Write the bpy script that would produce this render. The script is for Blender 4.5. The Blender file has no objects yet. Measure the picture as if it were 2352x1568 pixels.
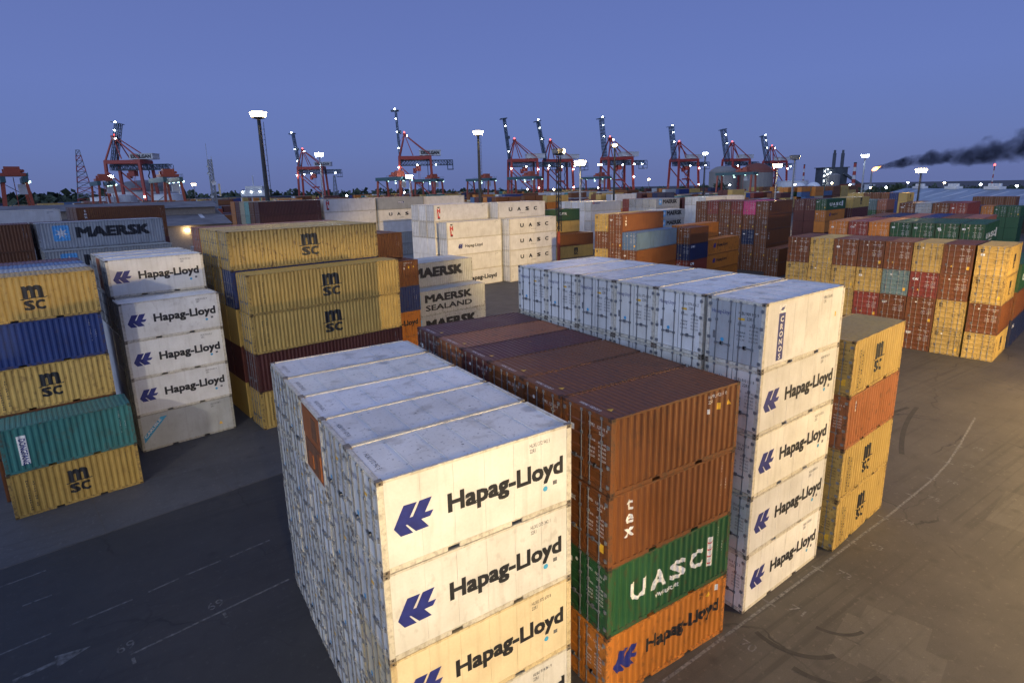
import bpy, bmesh, math, random
from mathutils import Vector, Matrix
rad = math.radians
random.seed(7)
sc = bpy.context.scene
col = sc.collection

# ------------------------------------------------------------------ camera
YAW, PIT, ROL = .9888, -.2257, -.0214
CAM = Vector((-4.1693, -12.4293, 17.2404))
F = Vector((math.cos(PIT) * math.cos(YAW), math.cos(PIT) * math.sin(YAW), math.sin(PIT)))
Rv = Vector((math.sin(YAW), -math.cos(YAW), 0)); Uv = Rv.cross(F)
R2 = Rv * math.cos(ROL) + Uv * math.sin(ROL); U2 = Uv * math.cos(ROL) - Rv * math.sin(ROL)
cd = bpy.data.cameras.new('camera'); cam = bpy.data.objects.new('camera', cd); col.objects.link(cam)
cam.matrix_world = Matrix(((R2.x, U2.x, -F.x, CAM.x), (R2.y, U2.y, -F.y, CAM.y), (R2.z, U2.z, -F.z, CAM.z), (0, 0, 0, 1)))
cd.sensor_width = 36; cd.lens = 36 * 1323.93 / 2352; cd.shift_y = -50 / 2352
cd.clip_start = .1; cd.clip_end = 9000
sc.camera = cam

# ------------------------------------------------------------------ sky and light
SUN_AZ, GLOW = 198., .78          # direction (world degrees from +X) of the glow that the sun left behind
w = bpy.data.worlds.new('World'); sc.world = w; w.use_nodes = True
nt = w.node_tree; nt.nodes.clear()
sky = nt.nodes.new('ShaderNodeTexSky'); sky.sky_type = 'NISHITA'; sky.sun_disc = False
sky.sun_elevation = rad(1.); sky.sun_rotation = rad(90 - SUN_AZ)
sky.altitude = 20; sky.air_density = 1.0; sky.dust_density = .3; sky.ozone_density = 6.0
# blue hour: an even blue sky by height, brightening smoothly towards the sunken sun
geo = nt.nodes.new('ShaderNodeTexCoord'); sep0 = nt.nodes.new('ShaderNodeSeparateXYZ'); nt.links.new(geo.outputs['Generated'], sep0.inputs[0])
cr = nt.nodes.new('ShaderNodeValToRGB'); nt.links.new(sep0.outputs['Z'], cr.inputs[0])
for i, (p, c) in enumerate(((0., (.12, .163, .37)), (.06, (.13, .18, .43)), (.15, (.136, .186, .455)), (.3, (.12, .163, .41)), (.5, (.108, .148, .38)), (1., (.14, .2, .5)))):
    e = cr.color_ramp.elements[i] if i < 2 else cr.color_ramp.elements.new(p); e.position = p; e.color = (*c, 1)
dot = nt.nodes.new('ShaderNodeVectorMath'); dot.operation = 'DOT_PRODUCT'; nt.links.new(geo.outputs['Generated'], dot.inputs[0])
dot.inputs[1].default_value = Vector((math.cos(rad(SUN_AZ)), math.sin(rad(SUN_AZ)), .3)).normalized()
mr = nt.nodes.new('ShaderNodeMapRange'); mr.interpolation_type = 'SMOOTHSTEP'; mr.inputs[1].default_value = -.05; mr.inputs[2].default_value = 1.; mr.inputs[4].default_value = GLOW
nt.links.new(dot.outputs['Value'], mr.inputs[0])
gm = nt.nodes.new('ShaderNodeVectorMath'); gm.operation = 'SCALE'; gm.inputs[0].default_value = (.56, .71, 1.); nt.links.new(mr.outputs[0], gm.inputs['Scale'])
ad0 = nt.nodes.new('ShaderNodeVectorMath'); ad0.operation = 'ADD'; nt.links.new(cr.outputs[0], ad0.inputs[0]); nt.links.new(gm.outputs[0], ad0.inputs[1])
sk = nt.nodes.new('ShaderNodeVectorMath'); sk.operation = 'SCALE'; sk.inputs['Scale'].default_value = .05; nt.links.new(sky.outputs[0], sk.inputs[0])
ad1 = nt.nodes.new('ShaderNodeVectorMath'); ad1.operation = 'ADD'; nt.links.new(ad0.outputs[0], ad1.inputs[0]); nt.links.new(sk.outputs[0], ad1.inputs[1])
bg = nt.nodes.new('ShaderNodeBackground'); bg.inputs['Strength'].default_value = 1.0
wo = nt.nodes.new('ShaderNodeOutputWorld')
nt.links.new(ad1.outputs[0], bg.inputs[0]); nt.links.new(bg.outputs[0], wo.inputs[0])
sl = bpy.data.lights.new('sun', 'SUN'); sl.energy = .42; sl.angle = rad(40); sl.color = (.82, .88, 1)
so = bpy.data.objects.new('sun', sl); col.objects.link(so)
sd = Vector((math.cos(rad(SUN_AZ)), math.sin(rad(SUN_AZ)), math.tan(rad(14))))
so.rotation_euler = sd.to_track_quat('Z', 'Y').to_euler()
sc.view_settings.view_transform = 'Standard'; sc.view_settings.look = 'None'
sc.view_settings.exposure = 0; sc.view_settings.gamma = 1
sc.render.engine = 'CYCLES'
sc.cycles.use_denoising = True
sc.cycles.max_bounces = 5; sc.cycles.diffuse_bounces = 3; sc.cycles.glossy_bounces = 2
sc.cycles.volume_bounces = 1; sc.cycles.volume_step_rate = 2; sc.cycles.volume_max_steps = 96
sc.cycles.sample_clamp_indirect = 4

# ------------------------------------------------------------------ materials
MAT = {}
def nodes(name):
    m = bpy.data.materials.new(name); m.use_nodes = True
    t = m.node_tree; b = t.nodes['Principled BSDF']; MAT[name] = m
    return m, t, b
def N(t, typ, **kw):
    n = t.nodes.new(typ)
    for k, v in kw.items():
        if k in n.inputs: n.inputs[k].default_value = v
        else: setattr(n, k, v)
    return n
def ramp(t, src, a, b):
    r = t.nodes.new('ShaderNodeMapRange'); r.inputs[1].default_value = a; r.inputs[2].default_value = b
    t.links.new(src, r.inputs[0]); return r.outputs[0]
def mixc(t, fac, a, b, mode='MIX'):
    m = t.nodes.new('ShaderNodeMix'); m.data_type = 'RGBA'; m.blend_type = mode
    for s, v in ((m.inputs['Factor'], fac), (m.inputs['A'], a), (m.inputs['B'], b)):
        if hasattr(v, 'links'): t.links.new(v, s)
        else: s.default_value = v if not isinstance(v, tuple) else (*v, 1)[:4]
    return m.outputs['Result']
def mul(t, a, b):
    m = t.nodes.new('ShaderNodeMath'); m.operation = 'MULTIPLY'
    for s, v in zip(m.inputs, (a, b)):
        if hasattr(v, 'links'): t.links.new(v, s)
        else: s.default_value = v
    return m.outputs[0]
def plain(name, c, rough=.6, metal=0., var=.25, scale=4., emit=0, ecol=None):
    m, t, b = nodes(name)
    if emit:
        b.inputs['Emission Color'].default_value = (*(ecol or c), 1); b.inputs['Emission Strength'].default_value = emit
    b.inputs['Roughness'].default_value = rough; b.inputs['Metallic'].default_value = metal
    tc = N(t, 'ShaderNodeTexCoord'); n = N(t, 'ShaderNodeTexNoise', Scale=scale, Detail=5)
    t.links.new(tc.outputs['Object'], n.inputs['Vector'])
    f = ramp(t, n.outputs[0], .3, .7)
    t.links.new(mixc(t, f, tuple(x * (1 - var) for x in c), tuple(min(1, x * (1 + var * .6)) for x in c)), b.inputs['Base Color'])
    return m
def paint(name, rough, source='OBJ', stain=0., streak=.4, wear=0., tint=None):
    m, t, b = nodes(name)
    oi = N(t, 'ShaderNodeObjectInfo'); tc = N(t, 'ShaderNodeTexCoord')
    if source == 'OBJ': base = oi.outputs['Color']; seed = oi.outputs['Alpha']
    else:
        a = N(t, 'ShaderNodeVertexColor', layer_name='Col'); base = a.outputs['Color']; seed = None
    v = tc.outputs['Object']
    if seed is not None:
        ad = N(t, 'ShaderNodeVectorMath', operation='ADD'); cx = N(t, 'ShaderNodeCombineXYZ')
        k = mul(t, seed, 137.); t.links.new(k, cx.inputs[0]); t.links.new(mul(t, seed, 61.), cx.inputs[1])
        t.links.new(v, ad.inputs[0]); t.links.new(cx.outputs[0], ad.inputs[1]); v = ad.outputs[0]
    def noise(sc_, det, mp=None):
        src = v
        if mp:
            p = N(t, 'ShaderNodeMapping'); p.inputs['Scale'].default_value = mp; t.links.new(v, p.inputs[0]); src = p.outputs[0]
        n = N(t, 'ShaderNodeTexNoise', Scale=sc_, Detail=det); t.links.new(src, n.inputs['Vector']); return n.outputs[0]
    if tint: base = mixc(t, 1., base, tint, 'MULTIPLY')
    big = ramp(t, noise(.9, 4), .3, .7)
    c = mixc(t, big, mixc(t, 1., base, (.84, .83, .81), 'MULTIPLY'), base)
    st = ramp(t, noise(1., 5, (5., 5., .45)), .52, .74)
    c = mixc(t, mul(t, st, streak), c, mixc(t, 1., c, (.42, .36, .29), 'MULTIPLY'))
    fine = ramp(t, noise(14., 3), .25, .8)
    c = mixc(t, mul(t, fine, .3), c, mixc(t, 1., c, (.78, .76, .72), 'MULTIPLY'))
    lev = mul(t, oi.outputs['Object Index'], .01)
    ru = mul(t, mul(t, ramp(t, noise(3.2, 8, (1.3, 1.3, .8)), .57, .66), lev), .9)
    c = mixc(t, ru, c, (.085, .035, .014))
    if wear:
        c = mixc(t, mul(t, ramp(t, noise(6., 7), .5, .62), .62 * wear), c, (.075, .042, .022)); c = mixc(t, mul(t, ramp(t, noise(16., 5), .52, .66), .55 * wear), c, (.03, .024, .02))
    if stain:
        vo = N(t, 'ShaderNodeTexVoronoi', Scale=.55); t.links.new(v, vo.inputs['Vector'])
        s = mul(t, ramp(t, vo.outputs['Distance'], .2, .13), ramp(t, noise(.5, 2), .48, .56))
        s2 = ramp(t, noise(1.1, 7, (1, 1.4, 1)), .56, .66)
        c = mixc(t, mul(t, s, .55 * stain), c, (.1, .1, .11)); c = mixc(t, mul(t, s2, .45 * stain), c, (.2, .165, .11))
        vo2 = N(t, 'ShaderNodeTexVoronoi', Scale=1.7); t.links.new(v, vo2.inputs['Vector'])
        c = mixc(t, mul(t, ramp(t, vo2.outputs['Distance'], .085, .06), .85 * stain), c, (.03, .03, .03))
        c = mixc(t, mul(t, ramp(t, noise(9., 6), .6, .68), .6 * stain), c, (.06, .05, .045))
    t.links.new(c, b.inputs['Base Color'])
    ro = N(t, 'ShaderNodeMath', operation='ADD'); ro.inputs[0].default_value = rough; t.links.new(mul(t, big, .14), ro.inputs[1])
    t.links.new(ro.outputs[0], b.inputs['Roughness'])
    bu = N(t, 'ShaderNodeBump', Strength=.25, Distance=.02); t.links.new(noise(2.2, 3), bu.inputs['Height'])
    t.links.new(bu.outputs[0], b.inputs['Normal'])
    return m
paint('dry_frame', .5, wear=1.); paint('reefer_frame', .45, wear=.42, tint=(.9, .86, .76)); paint('casting_paint', .6, wear=1., tint=(.34, .3, .25));
paint('paint', .42); paint('reefer_paint', .36, streak=.2); paint('reefer_roof', .42, stain=.8, streak=.06); paint('yard_paint', .5, 'ATTR')
plain('mark_black', (.016, .017, .02), .5, var=.5); plain('mark_white', (.72, .72, .68), .5, var=.3, scale=9)
plain('mark_blue', (.02, .028, .17), .45); plain('mark_sky', (.12, .42, .72), .5); plain('mark_amber', (.72, .42, .03), .5)
plain('mark_red', (.5, .03, .03), .5); plain('mark_grey', (.12, .12, .12), .6); plain('mark_cyan', (.05, .3, .5), .5)
plain('steel', (.22, .23, .24), .45, .5); plain('dark', (.012, .012, .013), .8); plain('cream', (.6, .48, .27), .5)
plain('rustmetal', (.16, .07, .03), .7, .2)
plain('crane_red', (.3, .035, .024), .5); plain('crane_dark', (.03, .055, .085), .6); plain('crane_teal', (.035, .09, .1), .5)
plain('house_white', (.5, .52, .54), .5); plain('yard_red', (.3, .06, .03), .5)
plain('pole_dark', (.014, .017, .022), .6); plain('pole_red', (.42, .07, .03), .6); plain('pole_grey', (.2, .22, .25), .5)
plain('roof_grey', (.13, .125, .13), .8, var=.35, scale=.3); plain('roof_blue', (.19, .24, .31), .5, var=.3, scale=.2)
plain('wall_grey', (.22, .2, .17), .8); plain('tank_white', (.6, .62, .64), .5); plain('silo_grey', (.2, .19, .18), .8)
plain('leaf', (.045, .065, .035), .9, var=.5, scale=.5); plain('bark', (.06, .045, .03), .9)
plain('plant_dark', (.06, .07, .085), .8, var=.4, scale=.1); plain('brick_red', (.16, .05, .035), .9)
plain('lamp_warm', (1, .8, .5), emit=60, ecol=(1, .72, .36)); plain('lamp_white', (1, 1, 1), emit=60, ecol=(.88, .97, 1))
plain('lamp_green', (.8, 1, .9), emit=6, ecol=(.6, 1, .85)); plain('lamp_red', (1, .1, .1), emit=8, ecol=(1, .08, .06))
plain('flame', (1, .4, .1), emit=16, ecol=(1, .33, .06)); plain('lamp_off', (.25, .25, .25), .4)
plain('window', (.02, .03, .04), .15)

def ground_mat(name, c1, c2, c3, rough, crack):
    m, t, b = nodes(name); tc = N(t, 'ShaderNodeTexCoord'); v = tc.outputs['Object']
    def noise(s, d, sx=None):
        src = v
        if sx:
            p = N(t, 'ShaderNodeMapping'); p.inputs['Scale'].default_value = sx; p.inputs['Rotation'].default_value = (0, 0, .1); t.links.new(v, p.inputs[0]); src = p.outputs[0]
        n = N(t, 'ShaderNodeTexNoise', Scale=s, Detail=d); t.links.new(src, n.inputs['Vector']); return n.outputs[0]
    c = mixc(t, ramp(t, noise(.22, 6), .32, .68), c1, c2)
    c = mixc(t, mul(t, ramp(t, noise(.12, 5, (.35, 2.2, 1)), .5, .7), .6), c, c3)
    c = mixc(t, mul(t, ramp(t, noise(1.4, 6), .52, .75), .45), c, tuple(x * .5 for x in c1))
    c = mixc(t, mul(t, ramp(t, noise(22., 3), .3, .75), .3), c, tuple(x * 1.5 for x in c2))
    tr = mul(t, ramp(t, noise(1., 3, (.05, 3.2, 1)), .52, .64), ramp(t, noise(.09, 3), .42, .6))
    c = mixc(t, mul(t, tr, .55), c, tuple(x * .5 for x in c1))
    c = mixc(t, mul(t, ramp(t, noise(60., 2), .35, .7), .45), c, tuple(x * .45 for x in c1))
    c = mixc(t, mul(t, ramp(t, noise(4.5, 8), .6, .72), .5), c, tuple(x * 1.7 for x in c2))
    vo = N(t, 'ShaderNodeTexVoronoi', feature='DISTANCE_TO_EDGE', Scale=.11); wv = N(t, 'ShaderNodeVectorMath', operation='ADD')
    n3 = N(t, 'ShaderNodeTexNoise', Scale=.7, Detail=4); t.links.new(v, n3.inputs['Vector'])
    t.links.new(v, wv.inputs[0]); t.links.new(n3.outputs['Color'], wv.inputs[1]); t.links.new(wv.outputs[0], vo.inputs['Vector'])
    ck = mul(t, mul(t, ramp(t, vo.outputs['Distance'], .006, .002), ramp(t, noise(.3, 3), .45, .6)), crack)
    c = mixc(t, ck, c, tuple(x * .3 for x in c1))
    vs = N(t, 'ShaderNodeTexVoronoi', Scale=.55); t.links.new(v, vs.inputs['Vector'])
    c = mixc(t, mul(t, ramp(t, vs.outputs['Distance'], .16, .04), .45), c, tuple(x * .35 for x in c1))
    t.links.new(c, b.inputs['Base Color'])
    rr = N(t, 'ShaderNodeMapRange'); rr.inputs[3].default_value = rough - .15; rr.inputs[4].default_value = rough + .12
    t.links.new(noise(.5, 5), rr.inputs[0]); t.links.new(rr.outputs[0], b.inputs['Roughness'])
    bu = N(t, 'ShaderNodeBump', Strength=.35, Distance=.01); t.links.new(noise(30., 4), bu.inputs['Height']); t.links.new(bu.outputs[0], b.inputs['Normal'])
ground_mat('asphalt', (.05, .043, .034), (.077, .067, .052), (.037, .033, .027), .72, .9)
ground_mat('road', (.016, .016, .0165), (.025, .0245, .024), (.012, .012, .0125), .7, .7)
ground_mat('concrete', (.046, .046, .047), (.068, .067, .067), (.034, .034, .035), .7, .25)
ground_mat('patch', (.07, .061, .047), (.096, .085, .066), (.052, .046, .037), .72, .3)
plain('line_white', (.125, .12, .11), .8, var=.7, scale=7.); plain('tyre_black', (.034, .03, .024), .8, var=.3, scale=2.5); plain('line_faint', (.085, .085, .082), .8, var=.75, scale=5.)

# ------------------------------------------------------------------ mesh helpers
class MB:
    def __init__(s): s.v = []; s.f = []; s.m = []; s.mi = 0
    def face(s, pts, mi=None):
        i = len(s.v); s.v += [tuple(p) for p in pts]; s.f.append(tuple(range(i, i + len(pts)))); s.m.append(s.mi if mi is None else mi)
    def box(s, x0, x1, y0, y1, z0, z1, mi=None):
        i = len(s.v)
        s.v += [(x0, y0, z0), (x1, y0, z0), (x1, y1, z0), (x0, y1, z0), (x0, y0, z1), (x1, y0, z1), (x1, y1, z1), (x0, y1, z1)]
        for q in ((0, 3, 2, 1), (4, 5, 6, 7), (0, 1, 5, 4), (1, 2, 6, 5), (2, 3, 7, 6), (3, 0, 4, 7)):
            s.f.append(tuple(i + k for k in q)); s.m.append(s.mi if mi is None else mi)
        return s
    def beam(s, p, q, a, b=None, mi=None):
        p, q = Vector(p), Vector(q); d = (q - p)
        if d.length < 1e-6: return s
        d.normalize(); b = b or a
        up = Vector((0, 0, 1)) if abs(d.z) < .9 else Vector((1, 0, 0))
        e = d.cross(up).normalized() * a / 2; g = d.cross(e).normalized() * b / 2
        i = len(s.v)
        for o in (p, q): s.v += [tuple(o + e + g), tuple(o - e + g), tuple(o - e - g), tuple(o + e - g)]
        for k in ((0, 1, 2, 3), (7, 6, 5, 4), (0, 4, 5, 1), (1, 5, 6, 2), (2, 6, 7, 3), (3, 7, 4, 0)):
            s.f.append(tuple(i + j for j in k)); s.m.append(s.mi if mi is None else mi)
        return s
    def tube(s, p, q, r0, r1=None, n=8, mi=None):
        p, q = Vector(p), Vector(q); r1 = r0 if r1 is None else r1; d = (q - p).normalized()
        up = Vector((0, 0, 1)) if abs(d.z) < .9 else Vector((1, 0, 0)); e = d.cross(up).normalized(); g = d.cross(e)
        i = len(s.v)
        for o, r in ((p, r0), (q, r1)):
            for k in range(n):
                a = 2 * math.pi * k / n; s.v.append(tuple(o + (e * math.cos(a) + g * math.sin(a)) * r))
        for k in range(n):
            j = (k + 1) % n; s.f.append((i + k, i + n + k, i + n + j, i + j)); s.m.append(s.mi if mi is None else mi)
        s.f.append(tuple(i + k for k in range(n))); s.m.append(s.mi if mi is None else mi)
        s.f.append(tuple(i + n + k for k in reversed(range(n)))); s.m.append(s.mi if mi is None else mi)
        return s
    def lathe(s, prof, cx=0, cy=0, n=16, mi=None):
        i = len(s.v)
        for r, z in prof:
            for k in range(n): a = 2 * math.pi * k / n; s.v.append((cx + r * math.cos(a), cy + r * math.sin(a), z))
        for a in range(len(prof) - 1):
            for k in range(n):
                j = (k + 1) % n; s.f.append((i + a * n + k, i + a * n + j, i + (a + 1) * n + j, i + (a + 1) * n + k)); s.m.append(s.mi if mi is None else mi)
        return s
    def mesh(s, name, mats):
        me = bpy.data.meshes.new(name); me.from_pydata(s.v, [], s.f)
        for k in ([mats] if isinstance(mats, str) else mats): me.materials.append(MAT[k])
        if any(s.m): me.polygons.foreach_set('material_index', s.m)
        me.update(); return me
CACHE = {}
def cached(key, fn):
    if key not in CACHE: CACHE[key] = fn()
    return CACHE[key]
def obj(name, me, parent=None, color=None, idx=0):
    o = bpy.data.objects.new(name, me); col.objects.link(o)
    if parent is not None: o.parent = parent
    if color: o.color = color
    o.pass_index = idx
    return o
def tag(o, label=None, cat=None, group=None, kind=None):
    for k, v in (('label', label), ('category', cat), ('group', group), ('kind', kind)):
        if v: o[k] = v
    return o
def empty(name, loc, yaw=0.):
    o = bpy.data.objects.new(name, None); col.objects.link(o); o.location = loc; o.rotation_euler = (0, 0, yaw); o.empty_display_size = .3
    return o

# ---- lettering: 2-D shapes (verts, faces) laid on a plane
TXT = {}
def glyphs(s, bold):
    if (s, bold) not in TXT:
        c = bpy.data.curves.new('t', 'FONT'); c.body = s; c.size = 1; c.offset = bold; c.resolution_u = 2; c.fill_mode = 'FRONT'
        o = bpy.data.objects.new('t', c); me = bpy.data.meshes.new_from_object(o)
        TXT[(s, bold)] = ([(v.co.x, v.co.y) for v in me.vertices], [tuple(p.vertices) for p in me.polygons])
        bpy.data.objects.remove(o); bpy.data.curves.remove(c); bpy.data.meshes.remove(me)
    return TXT[(s, bold)]
CAPH = max(p[1] for p in glyphs('H', 0.)[0])
def heavy(v, f, k, kx, bold):
    """v: glyph points already placed; copies nudged sideways, each a hair prouder than the last, give the weight of the stroke"""
    if bold < .015: return [(x, z, 0.) for x, z in v], list(f)
    d = bold * 1.25; V, Fc = [], []
    for i, (a, b) in enumerate(((0, 0), (-d, -d), (d, d), (-d, d), (d, -d))):
        n = len(V); V += [(x + a * kx, z + b * k, i * .0005) for x, z in v]; Fc += [tuple(n + j for j in q) for q in f]
    return V, Fc
def shape_text(s, x0, z0, cap, width=None, bold=.02, sx=1., vertical=0):
    """x0,z0: lower left; returns (verts, faces); vertical: letters stacked downward with that pitch (z0 is then the top)"""
    k = cap / CAPH
    if vertical:
        V, Fc = [], []
        for i, ch in enumerate(s):
            if ch == ' ': continue
            v, f = glyphs(ch, 0.); xs = [p[0] for p in v]; mx = (min(xs) + max(xs)) / 2; n = len(V)
            v, f = heavy([(x0 + (p[0] - mx) * k * sx, z0 - (i + 1) * vertical + p[1] * k) for p in v], f, k, k * sx, bold)
            V += v; Fc += [tuple(n + j for j in q) for q in f]
        return V, Fc
    v, f = glyphs(s, 0.); xs = [p[0] for p in v]; a, b = min(xs), max(xs)
    kx = (width / (b - a)) if width else k * sx
    return heavy([(x0 + (p[0] - a) * kx, z0 + p[1] * k) for p in v], f, k, kx, bold)
def shape_poly(pts): return list(pts), [tuple(range(len(pts)))]
def shape_rect(x0, x1, z0, z1): return shape_poly([(x0, z0), (x1, z0), (x1, z1), (x0, z1)])
def shape_disc(x, z, r, n=14): return shape_poly([(x + r * math.cos(2 * math.pi * k / n), z + r * math.sin(2 * math.pi * k / n)) for k in range(n)])
def rot_shape(sh, cx, cz, a):
    c, s = math.cos(a), math.sin(a)
    return [(cx + (p[0] - cx) * c - (p[1] - cz) * s, cz + (p[0] - cx) * s + (p[1] - cz) * c, p[2] if len(p) > 2 else 0.) for p in sh[0]], sh[1]
def join_shapes(*shs):
    V, Fc = [], []
    for v, f in shs: n = len(V); V += v; Fc += [tuple(n + i for i in q) for q in f]
    return V, Fc
def lay(name, sh, mat, place, folds=None, out=(0, -1, 0)):
    """place(x,z)->3-D point; folds: x positions where the wall bends, the paint is cut there so that it follows the sheet"""
    bm = bmesh.new(); vs = [bm.verts.new((p[0], p[2] if len(p) > 2 else 0., p[1])) for p in sh[0]]; out = Vector(out)
    for q in sh[1]:
        try: bm.faces.new([vs[i] for i in q])
        except ValueError: pass
    bm.normal_update()
    bmesh.ops.triangulate(bm, faces=[f for f in bm.faces if len(f.verts) > 4])
    if folds:
        a, b = min(p[0] for p in sh[0]), max(p[0] for p in sh[0])
        for x in folds:
            if a < x < b: bmesh.ops.bisect_plane(bm, geom=bm.verts[:] + bm.edges[:] + bm.faces[:], plane_co=(x, 0, 0), plane_no=(1, 0, 0))
    for v in bm.verts: v.co = Vector(place(v.co.x, v.co.z)) + out * v.co.y
    me = bpy.data.meshes.new(name); bm.to_mesh(me); bm.free(); me.materials.append(MAT[mat]); return me

# ------------------------------------------------------------------ container geometry (origin: lower near corner, doors at x=0, side at y=0)
L20, L40, HS, HC, W = 6.058, 12.192, 2.591, 2.896, 2.438
def folds(L):
    n = int((L - .34) / .278); p = (L - .34) / n; r = []
    for k in range(n):
        for f in (0, .26, .5, .76): r.append((.17 + (k + f) * p, .012 if f in (0, .26) else .056))
    r.append((L - .17, .012)); return r
def prof(L):
    fs = folds(L)
    def y(x):
        if x <= fs[0][0] or x >= fs[-1][0]: return .012
        for (a, ya), (b, yb) in zip(fs, fs[1:]):
            if a <= x <= b: return ya + (yb - ya) * (x - a) / (b - a)
        return .012
    return y
def m_frame(L, h, kind):
    m = MB()
    for x0, x1 in ((.004, .165), (L - .165, L - .004)):
        for y0, y1 in ((.004, .15), (W - .15, W - .004)): m.box(x0, x1, y0, y1, .118, h - .118)
    for y0, y1 in ((.006, .07), (W - .07, W - .006)):
        m.box(.178, L - .178, y0, y1, h - .075, h - .006)
        if L < 7 :
            xs = [.178, L / 2 - 1.21, L / 2 - .85, L / 2 + .85, L / 2 + 1.21, L - .178]
            for a, b in ((0, 1), (2, 3), (4, 5)): m.box(xs[a], xs[b], y0, y1, .012, .155)
            for a, b in ((1, 2), (3, 4)): m.box(xs[a], xs[b], y0, y1, .125, .155)
        else: m.box(.178, L - .178, y0, y1, .012, .155)
    for x0, x1 in ((.006, .12), (L - .12, L - .006)):
        m.box(x0, x1, .163, W - .163, h - .115, h - .008); m.box(x0, x1, .163, W - .163, .012, .15)
    m.box(.13, L - .13, .15, W - .15, .06, .14)
    return m.mesh('frame', 'dry_frame' if kind == 'dry' else 'reefer_frame')
def m_casting():
    m = MB(); m.box(0, .178, 0, .162, .003, .115)
    for k in range(8):
        pass
    o = [(.089 + .034 * math.cos(a * math.pi / 4), .06 + .03 * math.sin(a * math.pi / 4)) for a in range(8)]
    m.face([(x, -.001, z) for x, z in o], 1)
    m.face([(-.001, .081 + (x - .089), z) for x, z in reversed(o)], 1)
    m.face([(.089 + (z - .06) * 1.3, .081 + (x - .089) * 1.1, .1165) for x, z in o], 1)
    return m.mesh('corner_casting', ['casting_paint', 'dark'])
def m_side(L, h):
    m = MB(); fs = folds(L); z0, z1 = .15, h - .07
    for (a, ya), (b, yb) in zip(fs, fs[1:]): m.face([(a, ya, z0), (b, yb, z0), (b, yb, z1), (a, ya, z1)])
    return m.mesh('side_wall', 'paint')
def m_side_back(L, h):
    m = MB(); fs = folds(L); z0, z1 = .15, h - .07
    for (a, ya), (b, yb) in zip(fs, fs[1:]): m.face([(a, W - ya, z1), (b, W - yb, z1), (b, W - yb, z0), (a, W - ya, z0)])
    return m.mesh('side_wall', 'paint')
def m_end(L, h, mat='paint'):
    m = MB(); n = 8; p = (W - .3) / n
    for k in range(n):
        y = .15 + k * p; q = ((y, L - .012), (y + p * .3, L - .012), (y + p * .5, L - .05), (y + p * .8, L - .05), (y + p, L - .012))
        for (a, xa), (b, xb) in zip(q, q[1:]): m.face([(xa, a, .14), (xb, b, .14), (xb, b, h - .11), (xa, a, h - .11)])
    return m.mesh('end_wall', mat)
def m_roof(L, h):
    m = MB(); n = int(L / .235); p = (L - .24) / n; z = h - .012
    m.box(.07, .12, .07, W - .07, z - .05, z - .004); 
    for k in range(n):
        x = .12 + k * p; q = ((x, z - .026), (x + p * .3, z - .026), (x + p * .45, z), (x + p * .85, z), (x + p, z - .026))
        for (a, za), (b, zb) in zip(q, q[1:]): m.face([(a, .06, za), (b, .06, zb), (b, W - .06, zb), (a, W - .06, za)])
    m.box(.004, .34, .164, W - .164, z - .03, z - .001)
    return m.mesh('roof', 'paint')
def m_leaf(h, left, kind):
    y0, y1 = (1.228, W - .156) if left else (.156, 1.206); z0, z1 = .165, h - .125; m = MB()
    if kind == 'reefer': m.box(.022, .06, y0, y1, z0, z1); return m.mesh('door', 'reefer_paint')
    n = 5; p = (z1 - z0 - .1) / n; q = [(z0, .022), (z0 + .06, .022)]
    for k in range(n):
        a = z0 + .05 + k * p; q += [(a + p * .12, .022), (a + p * .22, .05), (a + p * .8, .05), (a + p * .9, .022)]
    q.append((z1, .022))
    for (a, xa), (b, xb) in zip(q, q[1:]):
        m.face([(xa, y1 - .05, a), (xa, y0 + .05, a), (xb, y0 + .05, b), (xb, y1 - .05, b)])
    m.box(.018, .06, y0, y0 + .052, z0, z1); m.box(.018, .06, y1 - .052, y1, z0, z1)
    return m.mesh('door', 'paint')
def m_bar(h, y, hd):
    m = MB(); m.tube((-.006, y, .07), (-.006, y, h - .06), .019, n=6)
    for z in (.09, h * .3, h * .66, h - .1): m.box(-.03, .03, y - .045, y + .045, z - .045, z + .045)
    m.box(-.045, -.02, min(y, y + hd), max(y, y + hd), .78, .82); m.box(-.05, .02, y + hd - .05, y + hd + .05, .74, .86)
    return m.mesh('locking_bar', 'steel')
def m_hinge(h, left, k):
    z = .3 + (h - .6) * k / 3; y = W - .19 if left else .06; m = MB(); m.box(-.016, .03, y, y + .13, z - .055, z + .055); m.tube((-.018, y + (.06 if left else .07), z - .07), (-.018, y + (.06 if left else .07), z + .07), .018, n=6)
    return m.mesh('hinge', 'steel')
def m_gasket(h, kind):
    m = MB(); m.box(.03 if kind == 'reefer' else .075, .12, .15, W - .15, .15, h - .115); return m.mesh('gasket', 'dark')
def m_rside(L, h):
    m = MB(); m.box(.16, L - .16, .024, .09, .15, h - .07); m.box(.16, L - .16, W - .09, W - .024, .15, h - .07); return m.mesh('side_wall', 'reefer_paint')
def m_rpanel(L, h, n, k):
    p = (L - .34) / n; m = MB(); m.box(.17 + k * p + .005, .17 + (k + 1) * p - .005, .012, .03, .158, h - .079); return m.mesh('side_panel', 'reefer_paint')
def m_rroof(L, h):
    m = MB(); m.box(.1, L - .1, .05, W - .05, h - .09, h - .056 if L < 7 else h - .03); return m.mesh('roof', 'reefer_roof')
def m_rrpanel(L, h, n, k):
    p = (L - .28) / n; m = MB(); x0, x1 = .14 + k * p, .14 + (k + 1) * p
    m.box(x0 + .006, x1 - .022, .078, W - .078, h - .055, h - .034); m.box(x1 - .018, x1 + .002, .078, W - .078, h - .05, h - .02)
    return m.mesh('roof_panel', 'reefer_roof')
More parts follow.
